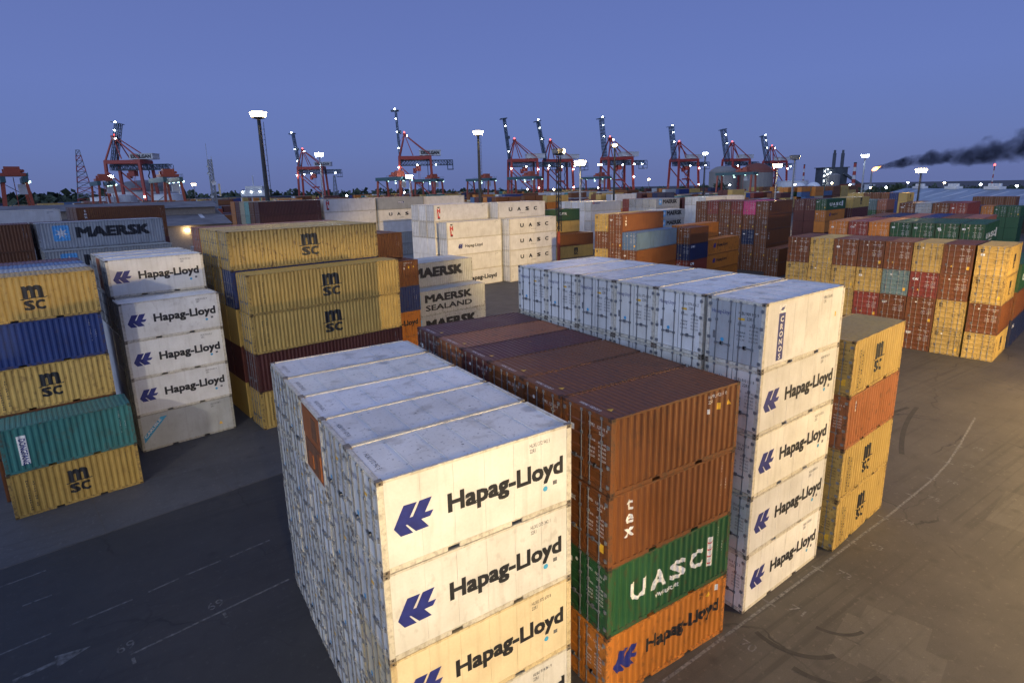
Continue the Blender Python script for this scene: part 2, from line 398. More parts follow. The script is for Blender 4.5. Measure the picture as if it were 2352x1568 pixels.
def m_machine(h):
    m = MB(); m.box(.02, .08, .15, W - .15, .15, h - .11, 0); m.box(.0, .02, .2, W - .2, h * .55, h - .16, 0)
    m.box(-.002, .015, .35, W - .35, .25, h * .5, 1); m.box(-.01, .0, .5, 1.1, h * .6, h - .3, 1); m.box(-.03, .012, .3, .6, .3, h * .45, 0)
    m.box(-.04, .012, 1.2, 1.7, .4, .9, 0)
    return m.mesh('machinery_end', ['paint', 'rustmetal', 'mark_white'])
def m_body(L, h, kind):
    """mid-distance container shell: posts, rails and walls in one"""
    m = MB()
    for x0, x1 in ((.004, .165), (L - .165, L - .004)):
        for y0, y1 in ((.004, .15), (W - .15, W - .004)): m.box(x0, x1, y0, y1, .004, h - .004, 1)
    for y0, y1 in ((.006, .06), (W - .06, W - .006)):
        m.box(.165, L - .165, y0, y1, h - .07, h - .006, 1); m.box(.165, L - .165, y0, y1, .012, .15, 1)
    m.box(.006, .12, .15, W - .15, h - .115, h - .008, 1); m.box(.006, .12, .15, W - .15, .012, .15, 1)
    if kind == 'dry':
        fs = folds(L)
        for (a, ya), (b, yb) in zip(fs, fs[1:]):
            m.face([(a, ya, .15), (b, yb, .15), (b, yb, h - .07), (a, ya, h - .07)])
    else: m.box(.16, L - .16, .02, .08, .15, h - .07)
    m.box(.16, L - .16, W - .09, W - .03, .15, h - .07); m.box(L - .09, L - .02, .15, W - .15, .012, h - .02)
    return m.mesh('body', ['paint', 'dry_frame'] if kind == 'dry' else ['reefer_paint', 'reefer_frame'])
def m_doorset(h, left, kind):
    """mid-distance door leaf with its two bars"""
    m = MB(); y0, y1 = (1.225, W - .156) if left else (.156, 1.21); z0, z1 = .16, h - .12
    if kind == 'dry':
        n = 5; p = (z1 - z0) / n
        for k in range(n):
            a = z0 + k * p; q = ((a, .02), (a + p * .14, .02), (a + p * .24, .05), (a + p * .76, .05), (a + p * .86, .02), (a + p, .02))
            for (s, xs), (e, xe) in zip(q, q[1:]): m.face([(xs, y1, s), (xs, y0, s), (xe, y0, e), (xe, y1, e)])
    else: m.box(.02, .05, y0, y1, z0, z1)
    for f in (.28, .72):
        y = y0 + (y1 - y0) * f; m.tube((-.004, y, .05), (-.004, y, h - .05), .019, n=5, mi=1)
        m.box(-.03, .02, y - .05, y + .05, .7, .78, 1); m.box(-.03, .03, y - .06, y + .06, h - .2, h - .1, 1); m.box(-.03, .03, y - .06, y + .06, .1, .2, 1)
    return m.mesh('door', ['paint' if kind == 'dry' else 'reefer_paint', 'bar_light' if kind == 'dry' else 'steel'])
plain('bar_light', (.3, .28, .25), .45, .3)

COL = {'white': (.70, .70, .68), 'cream': (.68, .58, .38), 'yellow': (.5, .34, .095), 'ochre': (.38, .25, .06), 'brown': (.165, .055, .013), 'dark red': (.1, .027, .021),
       'orange': (.55, .195, .028), 'green': (.018, .085, .03), 'blue': (.015, .038, .16), 'steel blue': (.075, .14, .26), 'teal': (.04, .19, .18),
       'grey': (.34, .37, .4), 'pale grey': (.44, .46, .46), 'navy': (.012, .022, .075), 'pink': (.62, .07, .2), 'red': (.23, .042, .024), 'grey green': (.13, .2, .2),
       'salmon': (.34, .12, .065), 'rust': (.31, .105, .035), 'lime': (.45, .6, .05), 'beige': (.5, .44, .3), 'aqua': (.2, .42, .38)}

# ---- what is painted on the containers
def surf(E, L, h, kind):
    if kind == 'dry':
        y = prof(L); fs = [a for a, _ in folds(L)]
        return lambda sh, mat, nm, key: obj(nm, cached(('deco', L, h, key, mat), lambda: lay(nm, sh() if callable(sh) else sh, mat, lambda x, z: (x, y(x) - .004, z), fs)), E)
    return lambda sh, mat, nm, key: obj(nm, cached(('decoF', L, h, key, mat), lambda: lay(nm, sh() if callable(sh) else sh, mat, lambda x, z: (x, .0075, z))), E)
HL = [(.352, 1.18), (.649, 1.745), (1.013, 1.735), (.794, 1.365), (.878, 1.366), (1.083, 1.739), (1.435, 1.75), (1.22, 1.374), (1.462, 1.372), (1.356, 1.214), (1.105, 1.21), (1.309, .938), (.939, .927), (.712, 1.194), (.674, 1.191), (.866, .915), (.524, .919)]
def hapag(p, L, lo=None, dz=0., lc='mark_blue'):
    if L < 7:
        p(lambda: shape_poly([(x, z + dz) for x, z in HL]), lc, 'logo', ('hl', dz))
        p(lambda: shape_text('Hapag-Lloyd', 1.9, 1.13 + dz, .5, 3.8, .03), 'mark_black', 'lettering', ('hlt', dz))
    elif lo == 'big':
        p(lambda: shape_poly([(x * 1.4 + .6, z * 1.3 - .05) for x, z in HL]), lc, 'logo', 'hlb')
        p(lambda: shape_text('Hapag-Lloyd', 4.2, 1.15, .72, 6.6, .03), 'mark_black', 'lettering', 'hlbt')
    else:
        p(lambda: shape_poly([(x * .95 + 1.9, z * .95 + .25) for x, z in HL]), lc, 'logo', 'hls')
        p(lambda: shape_text('Hapag-Lloyd', 3.75, 1.3, .48, 3.9, .02), 'mark_black', 'lettering', 'hlst')
MSC = [(0, 0), (0, .86), (-.03, .95), (.17, .985), (.2, .9), (.29, .985), (.38, 1), (.46, .98), (.52, .9), (.62, .985), (.74, 1), (.88, .96), (.97, .82), (1, 0), (.73, 0), (.73, .56), (.7, .63), (.64, .63), (.61, .56), (.61, 0), (.37, 0), (.37, .56), (.34, .63), (.28, .63), (.25, .56), (.25, 0)]
def msc(p, L, h, sub=True):
    x0, x1, z0, z1 = (2.58, 3.52, .55, 1.92) if L < 7 else (5.5, 6.88, .72, 2.4)
    if L < 7: z0 += .1; z1 += .1
    wd, ht = x1 - x0, z1 - z0
    def m():
        zb = z0 + ht * .47
        return join_shapes(shape_poly([(x0 + a * wd, zb + b * ht * .53) for a, b in MSC]),
                           shape_poly([(x0 - .17 * wd, zb - .02 * ht), (x0 - .14 * wd, zb - .055 * ht), (x0, zb - .05 * ht), (x0 + .5 * wd, zb - .005 * ht), (x0 + wd * 1.05, zb - .02 * ht), (x0 + wd * 1.17, zb + .015 * ht), (x0 + wd * 1.15, zb + .045 * ht), (x0 + wd, zb + .012 * ht), (x0 + wd * .5, zb + .03 * ht), (x0, zb - .01 * ht)]),
                           shape_text('S', x0 + .02 * wd, z0, ht * .36, wd * .42, .035), shape_text('C', x0 + .54 * wd, z0, ht * .36, wd * .43, .035))
    p(m, 'mark_black', 'logo', 'msc')
    if sub:
        zt = h - .45; pt = 1.85 / 13
        p(lambda: join_shapes(shape_text('MEDITERRANEAN', .78, zt, pt * .62, None, .03, 1.1, pt), shape_text('SHIPPING CO', 1.06, zt - .12, pt * .62, None, .03, 1.1, pt)), 'mark_black', 'lettering', 'mscv')
def star(cx, cz, r, n=7):
    return [(cx + (r if k % 2 == 0 else r * .4) * math.sin(math.pi * k / n), cz + (r if k % 2 == 0 else r * .4) * math.cos(math.pi * k / n)) for k in range(2 * n)]
def maersk(p, L, h, sea=False):
    z0 = .86
    p(lambda: shape_poly([(1.42, .86), (2.72, .86), (2.82, .96), (2.82, 2.46), (2.72, 2.56), (1.42, 2.56), (1.32, 2.46), (1.32, .96)]), 'mark_sky', 'logo', 'mks')
    y = prof(L)
    o = obj('star', cached(('mkstar', L), lambda: lay('star', shape_poly(star(2.07, 1.7, .66)), 'mark_white', lambda x, z: (x, y(x) - .008, z), [a for a, _ in folds(L)])), p.E)
    if sea: p(lambda: join_shapes(shape_text('MAERSK', 3.5, 1.55, .8, 6.6, .035), shape_text('SEALAND', 3.5, .55, .6, 6.6, .02)), 'mark_black', 'lettering', 'mksea')
    else: p(lambda: shape_text('MAERSK', 3.5, 1.2, 1.02, 7.1, .045), 'mark_black', 'lettering', 'mkt')
def uasc_dry(p, L, h):
    k = L / L20
    p(lambda: join_shapes(*[shape_text(c, 1.05 * k + i * .96 * k, .98, .66, .68 * k, .022) for i, c in enumerate('UASC')], shape_text('www.uasc.net', 2.2 * k, .62, .2, 1.15 * k, .02)), 'mark_white', 'lettering', 'uasd')
    p(lambda: shape_rect(4.82 * k, 5.16 * k, .75, 1.95), 'mark_white', 'panel', 'uasp')
    y = prof(L)
    def sq():
        r = []
        for i in range(4):
            z = 1.72 - i * .28; r.append(shape_poly([(4.88 * k, z), (4.93 * k, z - .05), (5.02 * k, z - .03), (5.1 * k, z + .06), (5.12 * k, z + .1), (5.04 * k, z + .03), (4.96 * k, z + .0), (4.9 * k, z + .05)]))
        return join_shapes(*r)
    obj('lettering', cached(('uasar', L), lambda: lay('lettering', sq(), 'mark_red', lambda x, z: (x, y(x) - .008, z), [a for a, _ in folds(L)])), p.E)
def number(p, L, h, s, t, dark, x=None):
    x = L - 1.52 if x is None else x
    p(lambda: join_shapes(shape_text(s, x, h - .37, .115, .72, .008), shape_text(t, x, h - .54, .115, .2, .008)), 'mark_white' if dark else 'mark_black', 'marking', ('num', s, t, x))
def vnum(p, L, h, dark, s='TEMU 137811 4', t='22G1'):
    p(lambda: join_shapes(shape_text(s, L - .66, h - .3, .075, None, .006, .8, .105), shape_text(t, L - .42, h - .95, .075, None, .006, .8, .12)), 'mark_white' if dark else 'mark_black', 'marking', ('vn', s))
NUMS = ['HLXU 374 676 2', 'HLBU 914 361 9', 'HLXU 375 670 8', 'HLXU 375 342 1', 'HLXU 372 942 5', 'HLXU 373 042 6', 'HLBU 914 225 3', 'HLXU 374 820 8', 'HLBU 911 675 8', 'HLBU 910 181 9', 'HLBU 909 995 9', 'HLBU 914 421 4']
def deco(E, code, L, h, kind, lod, k):
    p_ = surf(E, L, h, kind)
    def p(sh, mat, nm, key): return p_(sh, mat, nm, key)
    class P:
        pass
    q = lambda sh, mat, nm, key: p_(sh, mat, nm, key)
    class Call:
        def __init__(s): s.E = E
        def __call__(s, *a): return p_(*a)
    p = Call()
    d = code[1]
    if d in ('hl', 'hlp'):
        hapag(p, L, None if d == 'hl' else 'big', 0 if kind != 'dry' else .08)
        if lod == 0 or L < 7:
            number(p, L, h, NUMS[k % len(NUMS)], '22R1', False)
            if kind != 'dry' and lod == 0: p(shape_disc(L - .98, .78, .085), 'mark_cyan', 'sticker', 'tree'); p(shape_rect(L - .7, L - .55, .82, .95), 'mark_grey', 'sticker', 'ic')
        if kind == 'dry' and lod == 0: p(shape_poly([(4.95, 2.05), (5.2, 2.05), (5.07, 2.27)]), 'mark_amber', 'sticker', 'tri'); p(shape_rect(5.45, 5.6, 2.1, 2.35), 'mark_white', 'sticker', 'stk')
    elif d == 'msc': msc(p, L, h, lod < 2); (lod < 2) and vnum(p, L, h, False, 'MSCU 228109 5', '22G1')
    elif d == 'mk': maersk(p, L, h)
    elif d == 'mks': maersk(p, L, h, True)
    elif d == 'uad': uasc_dry(p, L, h); vnum(p, L, h, True, 'UACU 390503 5')
    elif d == 'uaw':
        p(lambda: join_shapes(*[shape_text(c, 2.7 + i * 2.15, 1.3, .62, .8, .035) for i, c in enumerate('UASC')], shape_text('www.uasc.net', 5.4, .75, .2, 1.3, .01)), 'mark_black', 'lettering', 'uaw'); number(p, L, h, 'UACU 472318 7', '45R1', False)
    elif d == 'tex':
        p(lambda: shape_text('tex', .9 if L < 7 else 1.1, 2.36 if h < 2.7 else 2.6, .44, None, .016, 1.15, .47), 'mark_white', 'lettering', 'tex'); vnum(p, L, h, True)
    elif d == 'hamu':
        p(lambda: join_shapes(shape_text('HAMU 102105 0', 4.42, 2.27, .115, .92, .01), shape_text('22G1', 4.42, 2.09, .115, .24, .01)), 'mark_white', 'marking', 'hamu')
        p(shape_rect(4.9, 5.05, 1.78, 2.02), 'mark_amber', 'sticker', 'hy'); p(shape_poly([(5.4, 1.84), (5.62, 1.84), (5.51, 2.04)]), 'mark_amber', 'sticker', 'ht'); p(shape_rect(4.4, 4.5, 1.72, 1.9), 'mark_white', 'sticker', 'hw')
    elif d == 'cronos':
        p(shape_rect(.93, 1.4, 2.1, 2.42), 'mark_white', 'panel', 'crw'); p(shape_rect(.95, 1.4, .27, 2.1), 'mark_blue', 'panel', 'crb')
        obj('lettering', cached('crt', lambda: lay('lettering', shape_text('CRONOS', 1.175, 2.06, .2, None, .02, 1.1, .29), 'mark_white', lambda x, z: (x, .004, z))), E)
        obj('logo', cached('crl', lambda: lay('logo', join_shapes(shape_disc(1.165, 2.26, .07), shape_poly([(1.0, 2.2), (1.12, 2.3), (1.1, 2.22)]), shape_poly([(1.22, 2.3), (1.34, 2.36), (1.26, 2.22)])), 'mark_blue', lambda x, z: (x, .004, z))), E)
        number(p, L, h, 'CRXU 526698 5', '22R1', False, 4.3)
        p(shape_rect(5.35, 5.45, 1.35, 1.55), 'mark_amber', 'sticker', 'cra')
    elif d == 'dong':
        p(shape_rect(.72, 1.12, .42, 2.08), 'mark_white', 'panel', 'dgw'); y = prof(L)
        obj('lettering', cached('dgt', lambda: lay('lettering', rot_shape(shape_text('DONGFANG', .8, 1.9, .26, 1.5, .02), .8, 1.9, -math.pi / 2), 'mark_blue', lambda x, z: (x, y(x) - .009, z), [a for a, _ in folds(L)])), E); vnum(p, L, h, True)
    elif d == 'carl':
        p(shape_poly([(.2, .62), (.2, 1.1), (1.35, 2.25), (1.75, 2.25)]), 'mark_cyan', 'panel', 'cab')
        obj('lettering', cached('cat', lambda: lay('lettering', rot_shape(shape_text('CARLISLE', .33, .95, .16, 1.5, .015), .33, .95, rad(46)), 'mark_white', lambda x, z: (x, .004, z))), E)
        p(shape_poly([(4.95, .62), (5.2, .62), (5.07, .84)]), 'mark_amber', 'sticker', 'cay'); number(p, L, h, 'CRLU 317467 1', '22R1', False)
    elif d == 'tri': p(lambda: shape_text('TRITON', .62, 2.35, .17, None, .015, 1., .27), 'mark_white' if kind == 'dry' else 'mark_grey', 'lettering', 'tri')
    elif d == 'cap': p(lambda: shape_text('CAPITAL', 5.2, 1.5, .55, 2.5, .03), 'mark_white', 'lettering', 'cap')
    elif d == 'ge': p(lambda: shape_text('GE', .45, 2.0, .42, .75, .03), 'mark_red', 'lettering', 'ge'); p(lambda: shape_text('seaco', 1.25, 2.0, .42, 2.1, .03), 'mark_blue', 'lettering', 'seaco')
    elif d == 'hmm':
        p(shape_rect(.75, 1.25, 2.35, 2.55), 'mark_black', 'logo', 'hm1'); p(shape_rect(.75, 1.25, .45, .65), 'mark_black', 'logo', 'hm2')
        p(lambda: shape_text('HL', 1.0, 2.3, .68, None, .06, .95, .8), 'mark_red', 'lettering', 'hm3'); number(p, L, h, 'HMMU 902116 4', '45R1', False)
    elif d == 'mol':
        p(shape_rect(5.2, 6.7, 1.3, 1.75), 'mark_blue', 'panel', 'mo1'); obj('lettering', cached('mo2', lambda: lay('lettering', shape_text('MOL', 5.3, 1.36, .32, 1.3, .03), 'mark_white', lambda x, z: (x, .003, z))), E)
    elif d == 'cai': p(lambda: shape_text('CAI', .6, 1.8, .4, 1., .03), 'mark_white', 'lettering', 'cai')
    elif d == 'nav': p(lambda: shape_text('EMC', .5, 2.0, .3, 1.3, .02), 'mark_white', 'lettering', 'nav')
    elif d == 'stripe': p(shape_rect(.75, .95, 1.75, 2.25), 'mark_white', 'panel', 'sp1'); y = prof(L); obj('logo', cached('sp2', lambda: lay('logo', join_shapes(shape_poly([(.75, 1.85), (.95, 2.0), (.95, 2.08), (.75, 1.93)]), shape_poly([(.75, 2.02), (.95, 2.15), (.95, 2.22), (.75, 2.1)])), 'mark_blue', lambda x, z: (x, y(x) - .008, z), [a for a, _ in folds(L)])), E)
    elif d == 'num' and kind == 'dry': vnum(p, L, h, True)
    elif d == 'num': number(p, L, h, NUMS[k % len(NUMS)], '22R1', False)
    if lod < 2 and kind == 'dry' and d == 'brand0': pass

def door_shape(y0, z, cap, s, w): return shape_text(s, y0, z, cap, w, .008)
def door_deco(E, h, kind, dark, k, lod, logo=None):
    X = .016
    pl = lambda x, z: (X - .002, W - x, z)
    pm = 'mark_white' if dark else 'mark_black'
    def data():
        s = []
        for i, (a, b) in enumerate((('MAX GROSS', '30.480 KG'), ('', '67.200 LBS'), ('TARE', '2.230 KG'), ('NET', '28.250 KG'), ('CU.CAP.', '33.2 CU.M'))):
            z = h * .62 - i * .14
            if a: s.append(shape_text(a, 1.34, z, .07, .34, .006))
            s.append(shape_text(b, 1.83, z, .07, .36, .006))
        return join_shapes(*s)
    if kind == 'reefer':
        n = NUMS[k % len(NUMS)]
        obj('marking', cached(('rd1', h, n), lambda: lay('marking', join_shapes(shape_text(n[:4], 1.36, h - .55, .12, .26, .008), shape_text(n[5:], 1.67, h - .55, .12, .5, .008), shape_text('22R1', 1.7, h - .73, .12, .26, .008), data()), 'mark_black', pl)), E)
        obj('lettering', cached(('rd2', h), lambda: lay('lettering', shape_text('Hapag-Lloyd', .22, h - .62, .15, .82, .012), 'mark_blue', pl)), E)
        obj('label_plate', cached(('rd3', h), lambda: lay('label_plate', shape_rect(.3, .44, .95, 1.25), 'mark_grey', pl)), E)
        obj('sticker', cached(('rd4', h), lambda: lay('sticker', shape_rect(1.36, 1.62, h - .76, h - .67), 'mark_amber', pl)), E)
        obj('sticker', cached(('rd5', h), lambda: lay('sticker', shape_disc(.72, .95, .075), 'mark_cyan', pl)), E)
        if k % 2: obj('sticker', cached(('rd6', h), lambda: lay('sticker', shape_rect(.32, .43, 1.4, 1.6), 'mark_amber', pl)), E)
    else:
        obj('marking', cached(('dd1', h, pm), lambda: lay('marking', join_shapes(shape_text('TEMU', 1.34, h - .5, .1, .3, .01), shape_text('137811 4', 1.78, h - .5, .1, .46, .01), shape_text('22G1', 1.85, h - .68, .1, .24, .01), data()), pm, pl)), E)
        if logo == 'msc':
            obj('logo', cached(('dd2', h), lambda: lay('logo', join_shapes(shape_poly([(.26 + a * .3, h - .48 + b * .16) for a, b in MSC]), shape_text('SC', .27, h - .66, .13, .29, .04)), 'mark_black', pl)), E)
        elif logo == 'tex': obj('logo', cached(('dd3', h), lambda: lay('logo', shape_text('tex', .25, h - .85, .22, .5, .03), 'mark_white', pl)), E)
        elif logo == 'cai': obj('logo', cached(('dd4', h), lambda: lay('logo', shape_text('CAI', .25, h - .85, .2, .46, .04), 'mark_white', pl)), E)
        elif logo == 'uad': obj('panel', cached(('dd5', h), lambda: lay('panel', shape_rect(.2, .55, h - .75, h - .55), 'mark_white', pl)), E)
        r = k % 5
        if r in (0, 3): obj('sticker', cached(('ds1', h), lambda: lay('sticker', shape_rect(1.95, 2.2, .5, .8), 'mark_amber', pl)), E)
        if r in (1, 3): obj('sticker', cached(('ds2', h), lambda: lay('sticker', shape_poly([(.72, .7), (.9, .7), (.81, .87)]), 'mark_amber', pl)), E)
        if r in (0, 2): obj('sticker', cached(('ds3', h), lambda: lay('sticker', shape_disc(.8, h - .5, .07), 'mark_white', pl)), E)
        if r == 4: obj('panel', cached(('ds4', h), lambda: lay('panel', shape_rect(.3, .62, h - .95, h - .75), 'mark_white', pl)), E)
        obj('label_plate', cached(('ds5', h), lambda: lay('label_plate', shape_rect(.28, .46, .82, 1.02), 'mark_grey', pl)), E)

# ---- container codes: colour, decoration, kind
CODE = {'wh': ('white', 'hl', 'reefer'), 'wc': ('cream', 'hl', 'reefer'), 'w': ('white', 'num', 'reefer'), 'wp': ('white', '', 'reefer'), 'cr': ('white', 'cronos', 'reefer'), 'wb': ('white', 'hlp', 'reefer'), 'wu': ('white', 'uaw', 'reefer'),
        'wm': ('white', 'hmm', 'reefer'), 'wt': ('white', 'tri', 'reefer'), 'ca': ('pale grey', 'carl', 'reefer'), 'gm': ('grey', 'mol', 'reefer'), 'ge': ('white', 'ge', 'reefer'), 'ox': ('white', 'num', 'reefer'), 'rb': ('blue', '', 'reefer'),
        'm': ('yellow', 'msc', 'dry'), 'mo': ('ochre', 'msc', 'dry'), 'b': ('brown', 'num', 'dry'), 'bh': ('brown', 'hamu', 'dry'), 'bt': ('brown', 'tex', 'dry'), 'br': ('brown', 'tri', 'dry'), 'r': ('dark red', 'num', 'dry'), 'rd': ('red', 'num', 'dry'), 'rc': ('red', 'cai', 'dry'),
        'o': ('orange', 'num', 'dry'), 'ol': ('orange', 'hl', 'dry'), 'gu': ('green', 'uad', 'dry'), 'g': ('green', 'num', 'dry'), 'gc': ('green', 'cap', 'dry'), 'bl': ('blue', 'num', 'dry'), 'sb': ('steel blue', 'num', 'dry'), 't': ('teal', 'dong', 'dry'), 'gy': ('grey', 'num', 'dry'),
        'mk': ('pale grey', 'mk', 'dry'), 'ms': ('pale grey', 'mks', 'dry'), 'nv': ('navy', 'nav', 'dry'), 'pk': ('pink', 'num', 'dry'), 'gg': ('grey green', 'num', 'dry'), 'sa': ('salmon', 'num', 'dry'), 'sp': ('rust', 'stripe', 'dry'), 'ru': ('rust', 'num', 'dry'), 'be': ('beige', 'num', 'dry'), 'aq': ('aqua', 'num', 'dry'), 'lm': ('lime', '', 'dry')}
DARK = {'rust', 'brown', 'dark red', 'green', 'blue', 'navy', 'pink', 'red', 'salmon', 'teal', 'steel blue', 'orange'}
DESC = {'hl': 'shipping line logo and lettering', 'hlp': 'shipping line logo and lettering', 'msc': 'black letter logo', 'mk': 'star logo and black lettering', 'mks': 'star logo and two-line lettering', 'uad': 'white capital lettering', 'uaw': 'spaced black capitals', 'tex': 'stacked white letters',
        'cronos': 'blue vertical panel', 'dong': 'white vertical panel', 'carl': 'blue diagonal band', 'tri': 'small stacked letters', 'cap': 'white capital lettering', 'ge': 'red and blue lettering', 'hmm': 'red and black logo', 'mol': 'small blue panels', 'stripe': 'small striped plate'}
ORD = ['first', 'second', 'third', 'fourth', 'fifth', 'sixth', 'seventh', 'eighth', 'ninth']
TIER = ['bottom', 'second', 'third', 'fourth', 'fifth', 'top']
YARD = MB(); YARDC = []
def yard_box(x, y, z, yaw, L, h, c):
    cs, sn = math.cos(yaw), math.sin(yaw); m = MB(); g = .02
    m.box(0, .12, 0, W, g, h - g); m.box(L - .12, L, 0, W, g, h - g); m.box(.12, L - .12, .02, W - .02, .06, h - .05)
    n = len(YARD.v)
    YARD.v += [(x + a * cs - b * sn, y + a * sn + b * cs, z + d) for a, b, d in m.v]; YARD.f += [tuple(n + i for i in q) for q in m.f]; YARD.m += [0] * len(m.f)
    YARDC.extend([c] * sum(len(q) for q in m.f))
COUNT = [0]
USED = set()
def container(code, x, y, z, yaw, L, h, lod, label, group, doors=1, front=1, roofn=None):
    COUNT[0] += 1; k = COUNT[0]
    cname, d, kind = CODE[code]; base = COL[cname]
    j = random.uniform(.86, 1.1); yl = random.uniform(0, .12); base = tuple(min(1, c * j * q) for c, q in zip(base, (1, 1 - yl * .25, 1 - yl)))
    seed = random.random(); colr = (*base, seed); idx = random.choice((8, 15, 25, 45, 70)) if kind == 'dry' else random.choice((2, 5, 8, 16))
    E = empty('shipping_container' if kind == 'dry' else 'refrigerated_container', (x, y, z), yaw)
    tag(E, label, 'container', group)
    dark = cname in DARK
    def part(n, key, fn, c=colr): return obj(n, cached((n, key), fn), E, c, idx)
    if code == 'cr' or cname == 'pale grey' and kind == 'reefer': pass
    if lod == 0:
        part('frame', (L, h, kind), lambda: m_frame(L, h, kind))
        cm = cached('casting', m_casting)
        for a in (0, 1):
            for b in (0, 1):
                for e in (0, 1):
                    if b and a: continue
                    o = obj('corner_casting', cm, E, colr, idx); o.location = (L if a else 0, W if b else 0, h - .0 if e else 0); o.scale = (-1 if a else 1, -1 if b else 1, -1 if e else 1)
        if kind == 'dry':
            part('side_wall', (L, h), lambda: m_side(L, h)); part('side_wall', ('b', L, h), lambda: m_side_back(L, h)); part('end_wall', (L, h), lambda: m_end(L, h)); part('roof', (L, h), lambda: m_roof(L, h))
        else:
            part('side_wall', (L, h, 'r'), lambda: m_rside(L, h)); part('end_wall', (L, h, 'r'), lambda: m_end(L, h, 'reefer_paint')); rf = part('roof', (L, h, 'r'), lambda: m_rroof(L, h))
            if front:
                for i in range(6): part('side_panel', (L, h, i), lambda: m_rpanel(L, h, 6, i))
            if roofn:
                for i in range(6): obj('roof_panel', cached(('rrp', L, h, i), lambda: m_rrpanel(L, h, 6, i)), rf, colr, idx)
                n = NUMS[k % len(NUMS)]
                obj('marking', cached(('rfn', n, h), lambda: lay('marking', shape_text(n, 0, 0, .13, 1.05, .01), 'mark_black', lambda a, b: (.3 + b, 1.75 - a, h - .031))), E)
        if kind == 'dry' and roofn:
            obj('marking', cached(('rfd', h), lambda: lay('marking', shape_text('HAMU 102105 0', 0, 0, .12, 1.0, .01), 'mark_white', lambda a, b: (.16 + b, 1.75 - a, h - .009))), E)
            obj('sticker', cached(('rfs', h), lambda: lay('sticker', shape_poly([(0, 0), (.22, 0), (.11, .2)]), 'mark_amber', lambda a, b: (.46 + b, .75 - a, h - .006))), E)
        if code == 'ox': part('machinery_end', h, lambda: m_machine(h), (.3, .095, .028, seed))
        elif doors:
            part('gasket', (h, kind), lambda: m_gasket(h, kind))
            dc = colr if code != 'cr' else (.4, .42, .43, seed)
            for left in (0, 1):
                D = part('door', (h, left, kind), lambda: m_leaf(h, left, kind), dc)
                ys = (1.42, 2.0) if left else (.44, 1.0)
                for i, yy in enumerate(ys): obj('locking_bar', cached(('bar', h, yy), lambda: m_bar(h, yy, .3 if i == 0 else -.25)), D)
                if doors > 1:
                    for i in range(4): obj('hinge', cached(('hinge', h, left, i), lambda: m_hinge(h, left, i)), D)
            if doors > 1: door_deco(E, h, kind, dark, k, lod, d)
    else:
        part('body', (L, h, kind), lambda: m_body(L, h, kind))
        part('roof', (L, h, kind, 1), lambda: m_roof(L, h) if kind == 'dry' else m_rroof(L, h))
        for left in (0, 1): part('door', (h, left, kind, 1), lambda: m_doorset(h, left, kind))
        if doors > 1 and kind == 'dry': door_deco(E, h, kind, dark, k, lod, d)
    if front and d: deco(E, (cname, d), L, h, kind, lod, k)
    if kind == 'reefer' and d in ('hl', 'hlp', 'uaw', 'num'):
        ox, oz = random.uniform(-.07, .07), random.uniform(-.05, .05)
        for ch in E.children:
            if ch.name.split('.')[0] in ('lettering', 'logo') and ch.data.vertices[0].co.y < .05: ch.location = (ox, 0, oz)
    return E

def stack(phrase, x, y, yawd, L, hs, cols, lod, group, pitch=2.5, offs=None, doors=1, keep=None, dx=None, roofn=0):
    """cols: list of columns (away from the lane), each bottom..top; hs: tier heights; keep(c,t,n)->thing or part of the far mass"""
    yaw = rad(yawd); cs, sn = math.cos(yaw), math.sin(yaw)
    for c, colm in enumerate(cols):
        oy = offs[c] if offs else c * pitch; z = 0.
        for t, code in enumerate(colm):
            h = hs[t]
            ax = random.uniform(-.03, .03) + (dx(c, t) if dx else 0); ay = oy + random.uniform(-.015, .015)
            px, py = x + ax * cs - ay * sn, y + ax * sn + ay * cs; ry = yaw + rad(random.uniform(-.15, .15))
            thing = keep(c, t, len(colm)) if keep else (c == 0 or t == len(colm) - 1)
            if code and thing:
                nm, d, kind = CODE[code]
                lab = f"{nm} {'reefer' if kind == 'reefer' else 'container'}" + (f", {DESC[d]}" if d in DESC and c == 0 else '') + f", {'top' if t == len(colm) - 1 else TIER[t]} tier"
                if len(cols) > 1: lab += f", {ORD[c]} column"
                lab += f", {phrase}"
                fr = (c == 0) or (c > 0 and t >= len(cols[c - 1])) or (offs and c > 0 and offs[c] - offs[c - 1] > 2.7)
                container(code, px, py, z, ry, L, h, lod, lab, group, doors, fr, roofn and t == len(colm) - 1)
            elif code: yard_box(px, py, z, ry, L, h, COL[CODE[code][0]])
            z += h
S4, S5, S6 = [HS] * 4, [HS] * 5, [HS] * 6
H4, H5, H3 = [HC] * 4, [HC] * 5, [HC] * 3

# ------------------------------------------------------------------ ground
g = MB(); g.face([(-3000, -3000, 0), (3500, -3000, 0), (3500, 3500, 0), (-3000, 3500, 0)])
ground = tag(obj('ground', g.mesh('ground', 'asphalt')), kind='structure')
def sheet(name, pts, z, mat, parent=ground):
    m = MB(); m.face([(x, y, z) for x, y in pts]); return obj(name, m.mesh(name, mat), parent)
def strip(name, pts, wd, z, mat, parent=ground):
    m = MB()
    for (a, b), (c, d) in zip(pts, pts[1:]):
        v = Vector((c - a, d - b, 0)).normalized(); n = Vector((-v.y, v.x, 0)) * wd / 2
        m.face([(a - n.x, b - n.y, z), (c - n.x, d - n.y, z), (c + n.x, d + n.y, z), (a + n.x, b + n.y, z)])
    return obj(name, m.mesh(name, mat), parent)
def ground_text(s, x, y, a, cap, width=None, mat='line_white'):
    c, n = math.cos(a), math.sin(a)
    obj('bay_number', lay('bay_number', shape_text(s, 0, 0, cap, width, .01), mat, lambda u, v: (x + u * c - v * n, y + u * n + v * c, .009)), ground)
